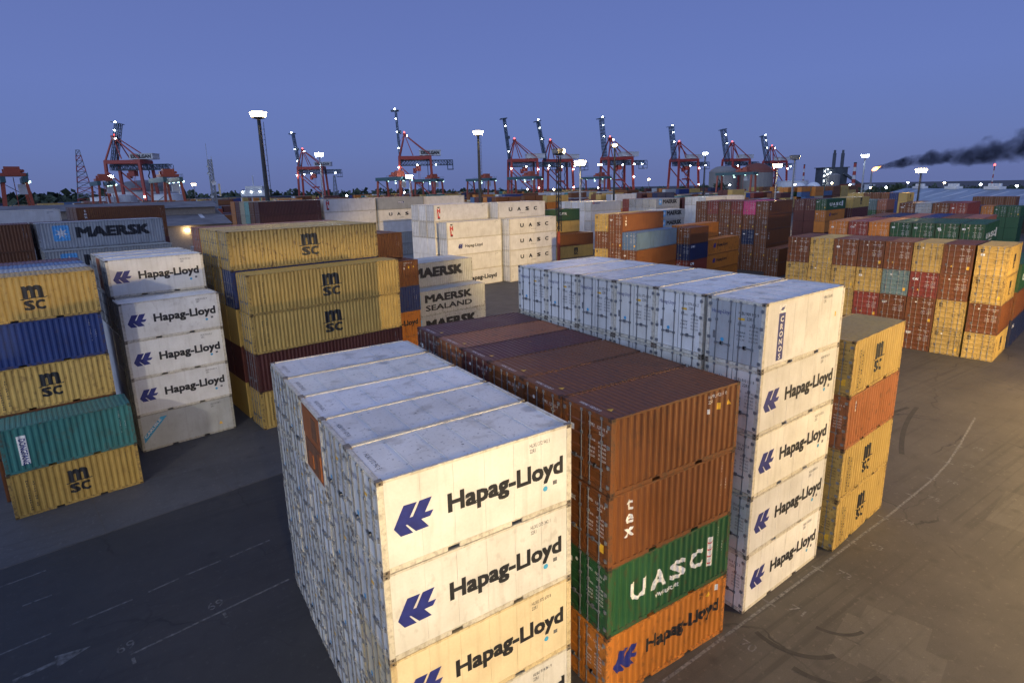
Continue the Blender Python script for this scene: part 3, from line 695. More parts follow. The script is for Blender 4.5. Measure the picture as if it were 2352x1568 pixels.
sheet('road', [(-80, -30.), (.05, -30), (.05, 12.9), (60, 21.5), (60, 32.6), (-80, 10.5)], .002, 'road')
# concrete apron under the far row of stacks
apr = rad(9.); ca, sa = math.cos(apr), math.sin(apr)
for i in range(9):
    for jx in range(-6, 12):
        px, py = -7.25 + jx * 6.2 * ca - i * 5.2 * sa, 22.07 + jx * 6.2 * sa + i * 5.2 * ca
        if jx > 3 and i < 0: continue
        w_, l_ = 6.17, 5.17
        sheet('concrete_slab', [(px, py), (px + w_ * ca, py + w_ * sa), (px + w_ * ca - l_ * sa, py + w_ * sa + l_ * ca), (px - l_ * sa, py + l_ * ca)], .004 + .0006 * ((i + jx) % 2), 'concrete')
LINE = [(4, -1.0), (9.44, -.96), (16, -.8), (19.89, -.71), (24.06, -.58), (26.78, -.52), (30.47, -.32), (33.42, -.16), (36.47, .2), (40.03, .83), (46, 2.0)]
strip('bay_line', LINE, .12, .006, 'line_white')
for i, (x, y) in enumerate([(13.1, -1.25), (16.4, -1.25), (20.2, -1.2), (23.5, -1.0), (27.0, -.9), (30.6, -.7), (33.5, -.55), (36.6, -.3), (39.8, .3)]):
    ground_text(str(70 + i), x + .05, y - .15, rad(-84), .42, .6)
    strip('bay_tick', [(x - .25, y + .2), (x - .28, y + .75)], .09, .0065, 'line_white')
L2P = [(-9.84, 11.0), (-6.32, 11.54), (-1.68, 12.35), (-.2, 12.6)]
strip('lane_line', L2P[1:], .1, .006, 'line_faint')
for a, b in (((-11.8, 14.3), (-9.0, 14.75)), ((-8.4, 14.85), (-6.2, 15.2)), ((-5.6, 15.35), (-4.4, 15.62)), ((-4.1, 15.7), (-2.6, 15.95)), ((-2.2, 16.0), (-.3, 16.35))): strip('lane_line', [a, b], .09, .006, 'line_faint')
for a, b in (((-13.0, 17.1), (-11.3, 17.35)), ((-10.2, 17.5), (-9.2, 17.65)), ((-12.4, 19.5), (-9.6, 20.0))): strip('lane_line', [a, b], .1, .006, 'line_faint')
ground_text('69', -6.75, 11.85, rad(8), .5, .62, 'line_faint'); ground_text('69', -3.5, 12.42, rad(8), .5, .62, 'line_faint')
for x, y in ((-6.25, 11.3), (-3.0, 11.95)): strip('bay_tick', [(x, y), (x + .05, y - .35)], .12, .0065, 'line_faint')
aw = MB(); a0, a1 = Vector((-9.95, 12.55, .007)), Vector((-8.7, 12.78, .007)); av = (a1 - a0).normalized(); an = Vector((-av.y, av.x, 0))
for pts in ([a0 - an * .1, a1 - an * .1, a1 + an * .1, a0 + an * .1], [a1 - an * .38, a1 + av * 1.1, a1 + an * .38]): aw.face(pts)
obj('lane_arrow', aw.mesh('lane_arrow', 'line_faint'), ground)
random.seed(3)
for x, y, a, b, yw in ((17.6, -3.6, .75, .55, .2), (18.7, -3.9, .8, .6, .2), (17.9, -4.6, .9, .6, .25), (16.9, -4.9, .8, .8, .2), (18.9, -4.9, 1., .6, .22), (16.2, -3.9, .6, .5, .2), (17.4, -5.8, 1.2, .7, .2), (33, -4.5, 2.2, 1.2, .1)):
    c, n = math.cos(yw), math.sin(yw)
    sheet('patch', [(x + u * c - v * n, y + u * n + v * c) for u, v in ((-a, -b), (a, -b), (a, b), (-a, b))], .005 + random.uniform(0, .001), 'patch')
def arc(cx, cy, r, a0, a1, wd):
    n = 12; strip('tyre_mark', [(cx + r * math.cos(a0 + (a1 - a0) * i / n), cy + r * math.sin(a0 + (a1 - a0) * i / n)) for i in range(n + 1)], wd, .0075, 'tyre_black')
for a in ((16.2, -1.9, 2.0, 2.9, 4.4, .2), (15.9, -3.1, 2.1, 3.2, 4.7, .22), (17.8, -2.4, 1.4, 3.3, 4.6, .16), (40, -30, 36, 1.45, 1.75, .3), (52, -34, 40, 1.75, 2.0, .3)): arc(*a)
random.seed(7)

# ------------------------------------------------------------------ near blocks
GA = 'containers of the foreground white block'
stack('foreground white block', 0, 0, 0, L20, S4, [['wh', 'wc', 'wh', 'wh'], ['w', 'w', 'w', 'w'], ['w', 'w', 'w', 'ox'], ['w', 'w', 'w', 'w'], ['w', 'w', 'w', 'w']], 0, GA, 2.452, doors=2, keep=lambda c, t, n: True, roofn=1)
stack('brown block behind it', 7.16, -.5, -1.4, L20, S4, [['ol', 'gu', 'bt', 'bh'], ['b'] * 4, ['b'] * 4, ['r'] * 4, ['b', 'o', 'o', 'ru'], ['r'] * 4], 0, 'containers of the brown-roofed block', 2.46, doors=2, roofn=1)
stack('white five-high block', 14.63, -.53, 2.9, L20, S5, [['wh', 'wh', 'wh', 'wh', 'cr']] + [['w'] * 5 for _ in range(5)], 0, 'containers of the white five-high block', 2.45, offs=[0, 2.6, 5.05, 7.5, 9.95, 12.4], doors=2, keep=lambda c, t, n: c == 0 or t >= 3, roofn=1)
stack('yellow stack beside bay line', 21.64, -.46, 5.4, L20, S4, [['m', 'm', 'sp', 'm']], 0, 'containers of the yellow stack beside the bay line', doors=2)
# left rows
stack('leftmost stack', -11.43, 26.5, 7.3, L20, S5, [['mo', 't'], ['b', 'b', 'm', 'bl', 'm'], ['b', 'b', 'b', 'b', 'gy'], ['b', 'b', 'b', 'b', 'sb'], ['b', 'b', 'b', 'b', 'r']], 0, 'containers of the leftmost stack', offs=[0, 2.8, 5.3, 7.8, 10.3], dx=lambda c, t: -.35 if c else 0, keep=lambda c, t, n: c == 0 or t == n - 1 or (c == 1 and t > 0))
stack('left white stack', -5.29, 32.24, 8.6, L20, S5, [['ca', 'wh', 'wh', 'wh'], ['w', 'w', 'w', 'w', 'wh'], ['w', 'w', 'w', 'w', 'ox'], ['w'] * 5], 0, 'containers of the left white stack', offs=[0, 3.05, 5.55, 8.0], dx=lambda c, t: .1 if c else 0, keep=lambda c, t, n: c == 0 or t >= n - 2)
stack('long yellow stack', 2.35, 31.28, 8.2, L40, H5, [['m', 'r', 'm', 'm'], ['m', 'r', 'm', 'bl', 'm'], ['m', 'r', 'm', 'm', 'm'], ['m', 'r', 'm', 'm', 'm'], ['m', 'r', 'm', 'nv', 'sa']], 0, 'containers of the long yellow stack', offs=[0, 3.25, 5.75, 8.25, 10.75], keep=lambda c, t, n: c == 0 or t >= 3)
stack('stack behind yellow stack', 13.9, 40.4, 7.5, L20, S5, [['o', 'ol', 'bl', 'bh'], ['b', 'b', 'b', 'b', 'bt'], ['b'] * 5], 1, 'containers behind the long yellow stack', offs=[0, 2.9, 5.4])
stack('pale grey stack', 20.0, 47.06, 7.5, L40, H3, [['mk', 'ms'], ['mk', 'mk', 'mk'], ['mk', 'mk', 'mk']], 1, 'containers of the pale grey stack', offs=[0, 2.47, 4.95])
stack('near white tower', 41.4, 76.49, 7.9, L40, H5, [['wb', 'w', 'wh', 'wm'], ['w', 'w', 'w', 'w', 'wm'], ['w'] * 5, ['w'] * 5], 1, 'containers of the near white tower', offs=[0, 3.6, 6.1, 8.6], keep=lambda c, t, n: c == 0 or t >= 3)
stack('far white tower', 54.2, 76.5, 7.7, L40, H5, [['wt', 'wu', 'wu', 'wu'], ['w', 'w', 'w', 'w', 'wu'], ['w'] * 5], 1, 'containers of the far white tower', offs=[0, 3.1, 5.6], keep=lambda c, t, n: c == 0 or t >= 3)
KT = lambda m: (lambda c, t, n: t >= n - m and (c == 0 or t == n - 1))
stack('tall stack left of yard shed', -24.8, 66.9, 8, L40, H5, [['b'] * 5, ['r'] * 5], 1, 'containers of the far left rows', keep=KT(2))
stack('grey stack before shed', -11.7, 65.9, 11.5, L40, H5, [['mk', 'mk', 'mk', 'mk'], ['mk', 'mk', 'mk', 'mk', 'mk'], ['b', 'b', 'b', 'b', 'r']], 1, 'containers of the far left rows', offs=[0, 2.6, 5.1], keep=KT(2))
stack('white row far left', -23.4, 88.3, 11, L40, S6, [['w'] * 6, ['w'] * 6], 1, 'containers of the far left rows', keep=KT(2))
stack('brown row before shed', -10.1, 99.0, 13, L40, S6, [['r'] * 4 + ['b', 'bt'], ['b'] * 6, ['r'] * 6], 1, 'containers of the far left rows', keep=KT(2))
stack('stack below shed lamp', 3.4, 72.0, 8, L40, S4, [['w', 'w', 'w', 'ge'], ['w'] * 4], 1, 'containers of the far left rows', keep=KT(1))
stack('long brown row end', 17.0, 104.6, 10.4, L40, S6, [['r'] * 4 + ['r', 'r'], ['b'] * 6, ['aq'] * 6, ['be'] * 6, ['r'] * 6, ['o'] * 6], 1, 'containers of the six-high back row', keep=lambda c, t, n: t >= 4)
stack('white middle of back row', 30.0, 108.6, 10.6, L40, S6, [['w', 'w', 'w', 'w', 'w', 'wm'], ['w'] * 6, ['w'] * 6], 1, 'containers of the six-high back row', keep=KT(3))
stack('grey end of back row', 42.4, 110.6, 10.6, L40, S6, [['gy', 'gy', 'gy', 'w', 'wu', 'gm'], ['w'] * 6, ['w'] * 5 + ['ge']], 1, 'containers of the six-high back row', keep=KT(5))
stack('white row behind towers', 55.5, 112, 9, L40, S6, [['w'] * 5, ['w'] * 6], 1, 'containers of the six-high back row', keep=KT(2))
stack('stack beside tall mast', 81.7, 97.5, 4, L40, H4, [['m', 'br'], ['b', 'b'], ['b', 'b', 'm', 'gc'], ['b', 'b', 'm', 'r']], 1, 'containers of the middle rows', offs=[0, 2.5, 5.0, 7.5])
stack('white row behind mast', 101.4, 107.8, 6, L40, S5, [['w'] * 4 + ['ge'], ['w'] * 5, ['w'] * 5, ['w'] * 5, ['w'] * 5], 1, 'containers of the middle rows', keep=KT(3))
stack('grey row, lower bay', 115.1, 96.0, 8.5, L40, S4, [['mk'] * 4, ['w'] * 4], 1, 'containers of the middle rows', keep=KT(3))
stack('grey row, upper bay', 127.0, 108.3, 7.4, L40, S5, [['mk'] * 5, ['gy'] * 5, ['gy'] * 5, ['gy'] * 5, ['rd'] * 5], 1, 'containers of the middle rows', keep=KT(1))
stack('lit white row', 150.1, 108.9, 7.5, L40, S5, [['w'] * 5, ['w'] * 5, ['w'] * 5], 1, 'containers of the lit white row', keep=KT(2))
stack('lit white row end', 162.8, 110.6, 7.5, L40, S5, [['w'] * 5, ['w'] * 5], 1, 'containers of the lit white row', keep=KT(1))
stack('blue-sided stack', 57.6, 47.95, 13.2, L40, S5, [['b', 'b', 'b', 'sb'], ['b', 'b', 'b', 'b', 'bt'], ['m', 'm', 'm', 'b', 'm']], 1, 'containers of the blue-sided stack', offs=[0, 2.5, 4.95], doors=2, keep=lambda c, t, n: t >= 1)
stack('short dark stack', 70.1, 48.6, 11, L20, S4, [['b', 'rc', 'nv', 'b']], 1, 'containers of the orange and dark stacks', doors=2)
stack('orange stack', 77.4, 50.9, 11, L40, S4, [['o', 'ol', 'ol'], ['o', 'o', 'o', 'ol']], 1, 'containers of the orange and dark stacks', offs=[0, 2.5], dx=lambda c, t: -3.3 if c else 0)
stack('high brown wall', 99., 54., 11.5, L40, [HS, HS, HC, HC, HS], [['b', 'b', 'bt', 'b', 'bt'], ['b', 'b', 'nv', 'b', 'pk'], ['b', 'b', 'b', 'b', 'rd'], ['b'] * 5, ['b', 'b', 'b', 'b', 'rd'], ['b'] * 5], 1, 'containers of the high brown wall', 2.52, doors=2, keep=lambda c, t, n: True)
stack('low brown stack', 94.5, 48.4, 11.5, L40, S4, [['b', 'b']], 1, 'containers of the high brown wall', doors=2)
stack('green stack', 133.5, 61.5, 8.3, L40, S5, [['b', 'r', 'o', 'ol', 'gu'], ['r'] * 5, ['r'] * 5], 1, 'containers of the right middle rows', doors=2, keep=KT(2))
stack('beige stack', 147.5, 62.5, 9, L40, S5, [['b', 'b', 'r', 'r', 'm'], ['m'] * 5], 1, 'containers of the right middle rows', keep=KT(2))
stack('small mixed stack', 175.7, 67.2, 6, L20, H4, [['b', 'b', 'b', 'sa'], ['b', 'b', 'g', 'gg'], ['b', 'b', 'o', 'aq']], 1, 'containers of the right middle rows', doors=2, keep=lambda c, t, n: t >= 2)
stack('far yellow row', 200.7, 72.6, 6, L20, S5, [['m'] * 5, ['bl'] * 5, ['b'] * 5, ['b'] * 5, ['b'] * 5, ['m'] * 5, ['m'] * 5], 1, 'containers of the right middle rows', keep=KT(1))
stack('red-ended row', 115.7, 27.9, 10, L40, S5, [['b', 'b', 'b', 'b', 'rd'], ['b'] * 4 + ['b'], ['gy'] * 5, ['b'] * 4 + ['bt']], 1, 'containers of the right middle rows', 2.52, doors=2, keep=KT(1))
stack('row at right edge', 172.7, 36.5, 8, L20, S4, [['g'] * 4, ['g'] * 4, ['o'] * 4, ['nv'] * 4], 1, 'containers of the right middle rows', doors=2, keep=KT(1))
stack('far right brown row', 209., 48., 8.5, L20, H4, [['b'] * 4, ['b'] * 4, ['b'] * 4, ['b'] * 4], 1, 'containers of the right middle rows', keep=KT(1))
stack('green-doored row', 83.4, 14.9, 10.5, L40, H4, [['g', 'g', 'gu', 'gu'], ['g', 'g', 'g', 'gu'], ['g', 'g', 'g', 'gu'], ['g', 'g', 'g', 'gu'], ['o'] * 4, ['b', 'b', 'b', 'rc'], ['o'] * 4], 1, 'containers of the green-doored row', 2.53, doors=2, keep=lambda c, t, n: t >= 2)
stack('roofs behind green row', 96.6, 19.3, 10.5, L40, H4, [['sa'] * 4, ['b'] * 4, ['bl'] * 4, ['sa'] * 4, ['nv'] * 4, ['b'] * 4], 1, 'containers of the green-doored row', 2.53, keep=KT(1))
stack('right yellow and brown wall', 62.9, 6.3, 8.2, L20, [HS, HC, HS, HC], [['m', 'b', 'm', 'm'], ['m', 'm', 'b', 'b'], ['bt', 'b', 'rc', 'm'], ['b', 'bt', 'gg', 'b'], ['b', 'rd', 'm', 'b'], ['b', 'm', 'm', 'b'], ['b', 'b', 'm', 'm'], ['b', 'b', 'm', 'b']], 1, 'containers of the right yellow and brown wall', offs=[0, 2.62, 5.1, 7.6, 10.1, 12.6, 15.1, 17.6], doors=2, keep=lambda c, t, n: True)
stack('bay behind right wall', 69.9, 7.2, 8.4, L40, H4, [['nv', 'b', 'gu']], 1, 'containers of the right yellow and brown wall')

# ------------------------------------------------------------------ far yard (past the nearest three hundred)
random.seed(11)
FARC = ['brown'] * 6 + ['dark red'] * 4 + ['yellow'] * 4 + ['blue', 'navy', 'orange', 'orange', 'grey', 'pale grey', 'green', 'red', 'teal', 'white', 'steel blue', 'beige', 'orange', 'brown']
def free(x, y):
    if x < 62 and 130 < y < 218: return False
    if 235 < x < 350 and 0 < y < 165 and y < 165: return False
    if x > 180 and y < 95: return False
    return not (x < 190 and y < 128)
for iy in range(16):
    for ix in range(36):
        X, Y = -70 + ix * 13.2, 132 + iy * 24.
        a = rad(8.); x0, y0 = X - (Y - 130) * math.sin(a), Y + X * math.sin(a)
        if random.random() < .14 or not free(x0, y0): continue
        n = random.choice((3, 4, 4, 5)); L = random.choice((L20, L40, L40)); cc = random.choice(FARC)
        for c in range(6):
            nn = max(1, n - random.choice((0, 0, 0, 1, 2)))
            for t in range(nn):
                if t < nn - 2 and c: continue
                if random.random() < .55: cc = random.choice(FARC)
                h = random.choice((HS, HC))
                for s in range(2 if L < 7 else 1):
                    px = s * 6.4; yard_box(x0 + px * math.cos(a) - c * 2.6 * math.sin(a), y0 + px * math.sin(a) + c * 2.6 * math.cos(a), t * 2.75, a, L, 2.74, COL[cc])
ym = YARD.mesh('yard', 'yard_paint'); ca_ = ym.color_attributes.new('Col', 'FLOAT_COLOR', 'CORNER')
ca_.data.foreach_set('color', [x for c in YARDC for x in (*c, 1.)])
tag(obj('stacked_containers', ym), 'far rows of mixed coloured stacked containers across the yard', 'containers', kind='stuff')

# ------------------------------------------------------------------ light masts
def light_mast(x, y, z, warm, power, label, lit=6, dark=True, red=.3, r=.38, face=None, aim=None, size=.5, lat=False, cone=150):
    E = empty('light_mast', (x, y, 0)); tag(E, label, 'light mast', 'floodlight masts of the yard')
    pm = 'pole_dark' if dark else 'pole_grey'
    m = MB(); zr = z * red
    if lat:
        for sx, sy in ((-1, -1), (1, -1), (1, 1), (-1, 1)): m.beam((sx * .45, sy * .45, zr), (sx * .3, sy * .3, z - .6), .12)
        k = 0; zz = zr
        while zz < z - 2:
            for sx, sy, tx, ty in ((-1, -1, 1, -1), (1, -1, 1, 1), (1, 1, -1, 1), (-1, 1, -1, -1)): m.beam((sx * .42, sy * .42, zz), (tx * .4, ty * .4, zz + 1.4), .06)
            zz += 1.4
    else: m.tube((0, 0, zr), (0, 0, z - .4), r * .9, r * .62, 10)
    obj('pole', m.mesh('pole', pm), E)
    if red: obj('pole_base', MB().tube((0, 0, 0), (0, 0, zr), r * 1.05, r * .9, 10).mesh('pole_base', 'pole_red'), E)
    m = MB()
    for k in range(int(z * .6)): m.box(r * .95, r * 1.5, -.22, .22, z * .36 + k * 1., z * .36 + k * 1. + .05)
    m.box(r * 1.42, r * 1.5, -.25, -.2, z * .36, z - 1); m.box(r * 1.42, r * 1.5, .2, .25, z * .36, z - 1)
    obj('ladder', m.mesh('ladder', pm), E)
    m = MB(); m.lathe([(r, z - .5), (1.25, z - .35), (1.3, z - .2), (r, z - .15)], n=12)
    for k in range(12):
        a = k * math.pi / 6; b = a + math.pi / 6; m.beam((1.25 * math.cos(a), 1.25 * math.sin(a), z - .2), (1.25 * math.cos(a), 1.25 * math.sin(a), z + .9), .06)
        m.beam((1.25 * math.cos(a), 1.25 * math.sin(a), z + .85), (1.25 * math.cos(b), 1.25 * math.sin(b), z + .85), .06)
    obj('platform', m.mesh('platform', pm), E)
    fa = math.atan2(CAM.y - y, CAM.x - x) if face is None else face
    lm = 'lamp_white' if warm is False else 'lamp_warm'
    for k in range(10):
        a = fa + (k - (lit - 1) / 2) * .52; on = k < lit
        m = MB(); s = size; m.box(-.12, .1, -s * .8, s * .8, -s * .75, s * .75, 1); m.box(.1, .16, -s * .72, s * .72, -s * .68, s * .68, 0)
        o = obj('floodlight', m.mesh('floodlight', [lm if on else 'lamp_off', 'pole_dark']), E); o.location = (1.2 * math.cos(a), 1.2 * math.sin(a), z + .35); o.rotation_euler = (0, .35, a)
    if power:
        l = bpy.data.lights.new('mast_light', 'SPOT' if aim else 'POINT'); l.energy = power; l.color = (1., .68, .26) if warm else ((.82, .93, 1.) if warm is False else (1., .92, .8)); l.shadow_soft_size = .8
        lo = bpy.data.objects.new('mast_light', l); col.objects.link(lo)
        a = fa if not aim else math.atan2(aim[1] - y, aim[0] - x)
        lo.location = (x + 1.7 * math.cos(a), y + 1.7 * math.sin(a), z + 1.3)
        if aim: l.spot_size = rad(cone); l.spot_blend = .6; lo.rotation_euler = (Vector(aim) - Vector(lo.location)).to_track_quat('-Z', 'Y').to_euler()
    return E
def lane_lamp(x, y, z, yaw, power, label, aim=None, cone=172, tint=(1., .66, .22), blend=.3):
    """street lamp with a cut-off head: nothing above the horizontal"""
    E = empty('street_lamp', (x, y, 0), yaw); tag(E, label, 'lamp', 'sodium lamps along the lanes')
    obj('pole', MB().tube((0, 0, 0), (0, 0, z), .14, .08, 8).mesh('pole', 'pole_grey'), E)
    obj('arm', MB().beam((0, 0, z - .1), (1.6, 0, z + .12), .09).mesh('arm', 'pole_grey'), E)
    obj('lamp_head', MB().box(1.3, 2.3, -.22, .22, z + .06, z + .2).mesh('lamp_head', 'pole_grey'), E)
    obj('lamp_glass', MB().box(1.45, 2.2, -.17, .17, z + .02, z + .06).mesh('lamp_glass', 'lamp_warm'), E)
    l = bpy.data.lights.new('lane_light', 'SPOT'); l.energy = power; l.color = tint; l.shadow_soft_size = .25; l.spot_size = rad(172); l.spot_blend = blend
    lo = bpy.data.objects.new('lane_light', l); col.objects.link(lo); lo.parent = E; lo.location = (1.8, 0, z - .05); l.spot_size = rad(cone)
    if aim: lo.rotation_euler = (Vector(aim) - Vector((x, y, z))).to_track_quat('-Z', 'Y').to_euler(); lo.rotation_euler.rotate_axis('Z', 0); lo.parent = None; lo.location = (x + 1.8 * math.cos(yaw), y + 1.8 * math.sin(yaw), z - .05); l.spot_blend = .7
lane_lamp(-3, -24, 12.2, rad(90), 38000, 'sodium street lamp facing the front white block', (1.8, 0, 5.), 42, (1., .78, .45))
lane_lamp(38, -30, 15., rad(105), 112000, 'sodium street lamp facing the yellow stack beside the bay line', cone=179.5, tint=(1., .69, .27), blend=.03)
lane_lamp(55, -8, 14., rad(110), 30000, 'sodium street lamp at the open yard before the right wall')
lane_lamp(-21.8, -43, 13., rad(73), 7000, 'sodium street lamp far behind the viewpoint')
stack('low stack behind the viewpoint', -15.6, -8., 0, L20, S4, [['b', 'b']], 1, 'containers of the low stack behind the viewpoint')
light_mast(22, -30, 32, True, 420000, 'floodlight mast right of the viewpoint aimed at the white towers', aim=(53, 77, 7), cone=27)
light_mast(-38, -14, 28, None, 42000, 'floodlight mast left of the viewpoint aimed at the left stacks', aim=(4, 37, 8), cone=34)
light_mast(20.8, 115.2, 31.9, True, 3500, 'tall dark mast with red base and warm lights above the yellow stack', lit=7, red=.32, r=.55, size=.7)
light_mast(92.3, 151.3, 33.7, True, 12000, 'tall dark mast with warm lights behind the white towers', lit=5, red=.36, r=.6, size=.8)
light_mast(77.0, 91.0, 24.3, True, 5000, 'lattice mast with one lit lamp standing beside the white towers', lit=2, red=.3, lat=True, face=rad(-45), size=.55)
light_mast(105.5, 117.4, 23.1, True, 15000, 'bright sodium mast behind the white reefer row', dark=False, red=0, size=.95)
light_mast(66.7, 237.7, 31.5, False, 22000, 'slender mast with cold white floodlights before the second quay crane', dark=False, red=0, size=1.1, r=.3)
light_mast(117.0, 262.0, 22.9, False, 20000, 'cold white floodlights at the yard crane in the middle', dark=False, red=0, size=1.15)
light_mast(263.7, 284.6, 30.1, False, 9000, 'thin mast with small cold light left of the sixth quay crane', dark=True, red=0, lit=3, size=.8)
light_mast(153.9, 154.7, 31.3, True, 9000, 'dark mast with one warm lamp overlapping the sixth quay crane', lit=2, red=.3, r=.5, size=.6)
light_mast(254.3, 192.7, 31.8, False, 9000, 'dark mast with white lamps beside the seventh quay crane', lit=3, red=.25, r=.5, size=.8)
light_mast(215.5, 126.7, 23., True, 20000, 'bright sodium mast in front of the ninth quay crane', dark=False, red=0, size=1.)
light_mast(158.6, 85.4, 23.6, True, 16000, 'mast with antenna and warm lamp over the lit white row', lit=2, dark=False, red=0, size=.6, face=rad(0), aim=(158, 112, 8))
light_mast(270, 120, 27, False, 9000, 'mast with cold white light near the flare stack', dark=False, red=0, size=.7)
light_mast(209, 73, 19.3, True, 12000, 'bright warm mast in front of the blue-roofed shed', dark=True, red=0, size=.85)
light_mast(51.9, 584.9, 25.0, True, 0, 'distant warm light left of the antenna tower', dark=False, red=0, size=1.2)
light_mast(-6.8, 337.6, 25.9, False, 12000, 'pair of cold white lamps beside the first quay crane', dark=False, red=0, lit=3, size=.8)
light_mast(431.9, 399.7, 21.5, True, 0, 'distant warm light between the sixth and seventh quay cranes', dark=False, red=0, lit=2, size=1.)
random.seed(5)

# ------------------------------------------------------------------ quay cranes
def lattice(m, p0, p1, wd, ht, n, ch, br, up=Vector((0, 0, 1)), mi=0):
    p0, p1 = Vector(p0), Vector(p1); d = (p1 - p0).normalized(); e = d.cross(up).normalized(); g = e.cross(d).normalized()
    cs = [(-1, -1), (1, -1), (1, 1), (-1, 1)]
    P = lambda k, c: p0 + (p1 - p0) * k / n + e * c[0] * wd / 2 + g * c[1] * ht / 2
    for c in cs: m.beam(P(0, c), P(n, c), ch, mi=mi)
    for k in range(n):
        for a, b in ((0, 1), (1, 2), (2, 3), (3, 0)):
            m.beam(P(k, cs[a]), P(k, cs[b]), br, mi=mi)
            m.beam(P(k, cs[a if k % 2 else b]), P(k + 1, cs[b if k % 2 else a]), br, mi=mi)
def crane_meshes():
    r = {}
    for nm, u, v, lean in (('a', -9, -9, 0), ('b', -9, 9, 0), ('c', 14, -9, 0), ('d', 14, 9, 0)):
        m = MB(); m.beam((u * (1.12), v, 0), (u, v * .82, 37), 1.6, 1.7); r['leg' + nm] = m.mesh('leg', 'crane_red')
    m = MB(); m.beam((-10., -9, 10), (15.2, -9, 10), 1.3, 1.6); m.beam((-10., 9, 10), (15.2, 9, 10), 1.3, 1.6); m.beam((-10, -9, 2), (-10, 9, 2), 1.6); m.beam((15.5, -9, 2), (15.5, 9, 2), 1.6); r['sill_beam'] = m.mesh('sill_beam', 'crane_red')
    m = MB()
    for v in (-7.4, 7.4): m.beam((-9.6, v, 36), (14.6, v, 36), 1.5, 2.2)
    for u in (-9, 14): m.beam((u, -7.4, 36.2), (u, 7.4, 36.2), 1.5, 2.4)
    r['portal_beam'] = m.mesh('portal_beam', 'crane_red')
    m = MB()
    for v in (-8.3, 8.3): m.beam((-9.4, v, 31), (14., v, 10.5), .75)
    r['brace'] = m.mesh('brace', 'crane_red')
    m = MB()
    for v in (-3.5, 3.5):
        m.beam((-9, v * 2, 37), (-4.5, v * .5, 60), .9); m.beam((-4.5, v * .5, 60), (14, v * 2, 38), .8); m.beam((-4.5, v * .5, 60), (1, v * 1.5, 38), .6)
    m.beam((-4.5, -2.5, 60), (-4.5, 2.5, 60), 1.4); m.box(-5.6, -3.4, -2.6, 2.6, 59.4, 61.2); r['apex_frame'] = m.mesh('apex_frame', 'crane_red')
    m = MB()
    for v in (-2.4, 2.4): lattice(m, (0, v, 0), (0, v, 42.), 1.2, 2.2, 14, .32, .17, Vector((0, 1, 0)))
    for k in range(8): m.beam((0, -2.4, 42 * k / 7), (0, 2.4, 42 * k / 7), .3)
    m.box(-3.6, 2.2, -3.2, 3.2, 42., 42.7); m.box(.8, 2.6, -1.2, 1.2, 24, 26.6); r['boom'] = m.mesh('boom', 'crane_dark')
    m = MB(); m.beam((-4.5, 0, 60), (-9.5, 0, 50), .3); r['stay'] = m.mesh('stay', 'crane_red')
    m = MB(); lattice(m, (-9, -2.6, 32.8), (31, -2.6, 32.8), 1.6, 3.2, 18, .4, .22); lattice(m, (-9, 2.6, 32.8), (31, 2.6, 32.8), 1.6, 3.2, 18, .4, .22); m.box(-8, 8, -3.4, 3.4, 31., 31.5); m.box(27, 31.5, -4, 4, 28, 28.4)
    for u in (27, 31): m.beam((u, -4, 28), (u, -4, 34), .3); m.beam((u, 4, 28), (u, 4, 34), .3)
    r['girder'] = m.mesh('girder', 'crane_dark')
    m = MB(); m.box(6, 22, -4.5, 4.5, 37.6, 42.6); m.box(5.6, 22.4, -4.8, 4.8, 42.6, 43.1); r['machinery_house'] = m.mesh('machinery_house', 'house_white')
    m = MB(); m.box(2.5, 6.5, -2.4, 2.4, 27.4, 31); m.box(0.5, 3, -1.2, 1.2, 26, 29.4); m.beam((4.5, 0, 27.5), (4.5, 0, 20), .2); m.beam((5.5, 0, 27.5), (5.5, 0, 20), .2); m.box(1.5, 8.5, -1.2, 1.2, 18.8, 20); r['trolley'] = m.mesh('trolley', 'crane_red')
    m = MB()
    for k in range(12): m.beam((11.8, 7.6 - (k % 2) * 2.5, 3 + k * 2.7), (11.8, 5.1 + (k % 2) * 2.5, 5.7 + k * 2.7), .5)
    m.box(11, 12.6, 4.8, 7.9, 35, 35.4); r['stairway'] = m.mesh('stairway', 'crane_dark')
    for me in r.values():
        if me.name.startswith('boom'): continue
        for v in me.vertices: v.co.z = v.co.z * 40 / 36 if v.co.z < 38 else 42.2 + (v.co.z - 38) * 15.8 / 23
    m = MB(); m.box(-.34, .34, -.34, .34, -.34, .34); r['floodlight'] = m.mesh('floodlight', 'lamp_white')
    r['beacon'] = MB().box(-.4, .4, -.4, .4, 0, 1.).mesh('beacon', 'lamp_red')
    r['text'] = lay('lettering', shape_text('EXOLGAN', 7.2, 42.6, 2.1, 13.6, .05), 'mark_black', lambda x, z: (x, -4.56, z))
    return r
CM = crane_meshes()
CR = [(2.1, 491.5, 1., 1, 'leftmost red quay crane, white machinery house with lettering'), (152.3, 578.2, .98, 1, 'second red quay crane from the left behind the cold white mast'), (189., 418.2, 1.02, 1, 'third quay crane from the left, tallest raised boom over the yard crane'),
      (295.4, 424.8, 1., 0, 'fourth quay crane from the left, close beside the next one'), (335.3, 425.4, 1., 0, 'fifth quay crane from the left behind the lattice mast'), (366.6, 380., 1.0, 0, 'sixth quay crane from the left behind a dark mast'),
      (476.8, 397.6, 1., 0, 'seventh quay crane from the left before the round silos'), (542., 383.2, 1., 0, 'eighth quay crane from the left just right of the silos'), (655., 410.7, 1., 0, 'rightmost and most distant quay crane behind a bright sodium lamp')]
TIPS = [(-.2, 66), (-12.1, 72.5), (-9.8, 74), (-13.2, 75), (-16., 74.5), (-13., 73.5), (-14.5, 72.5), (-17.5, 70.5), (-20., 69.5)]
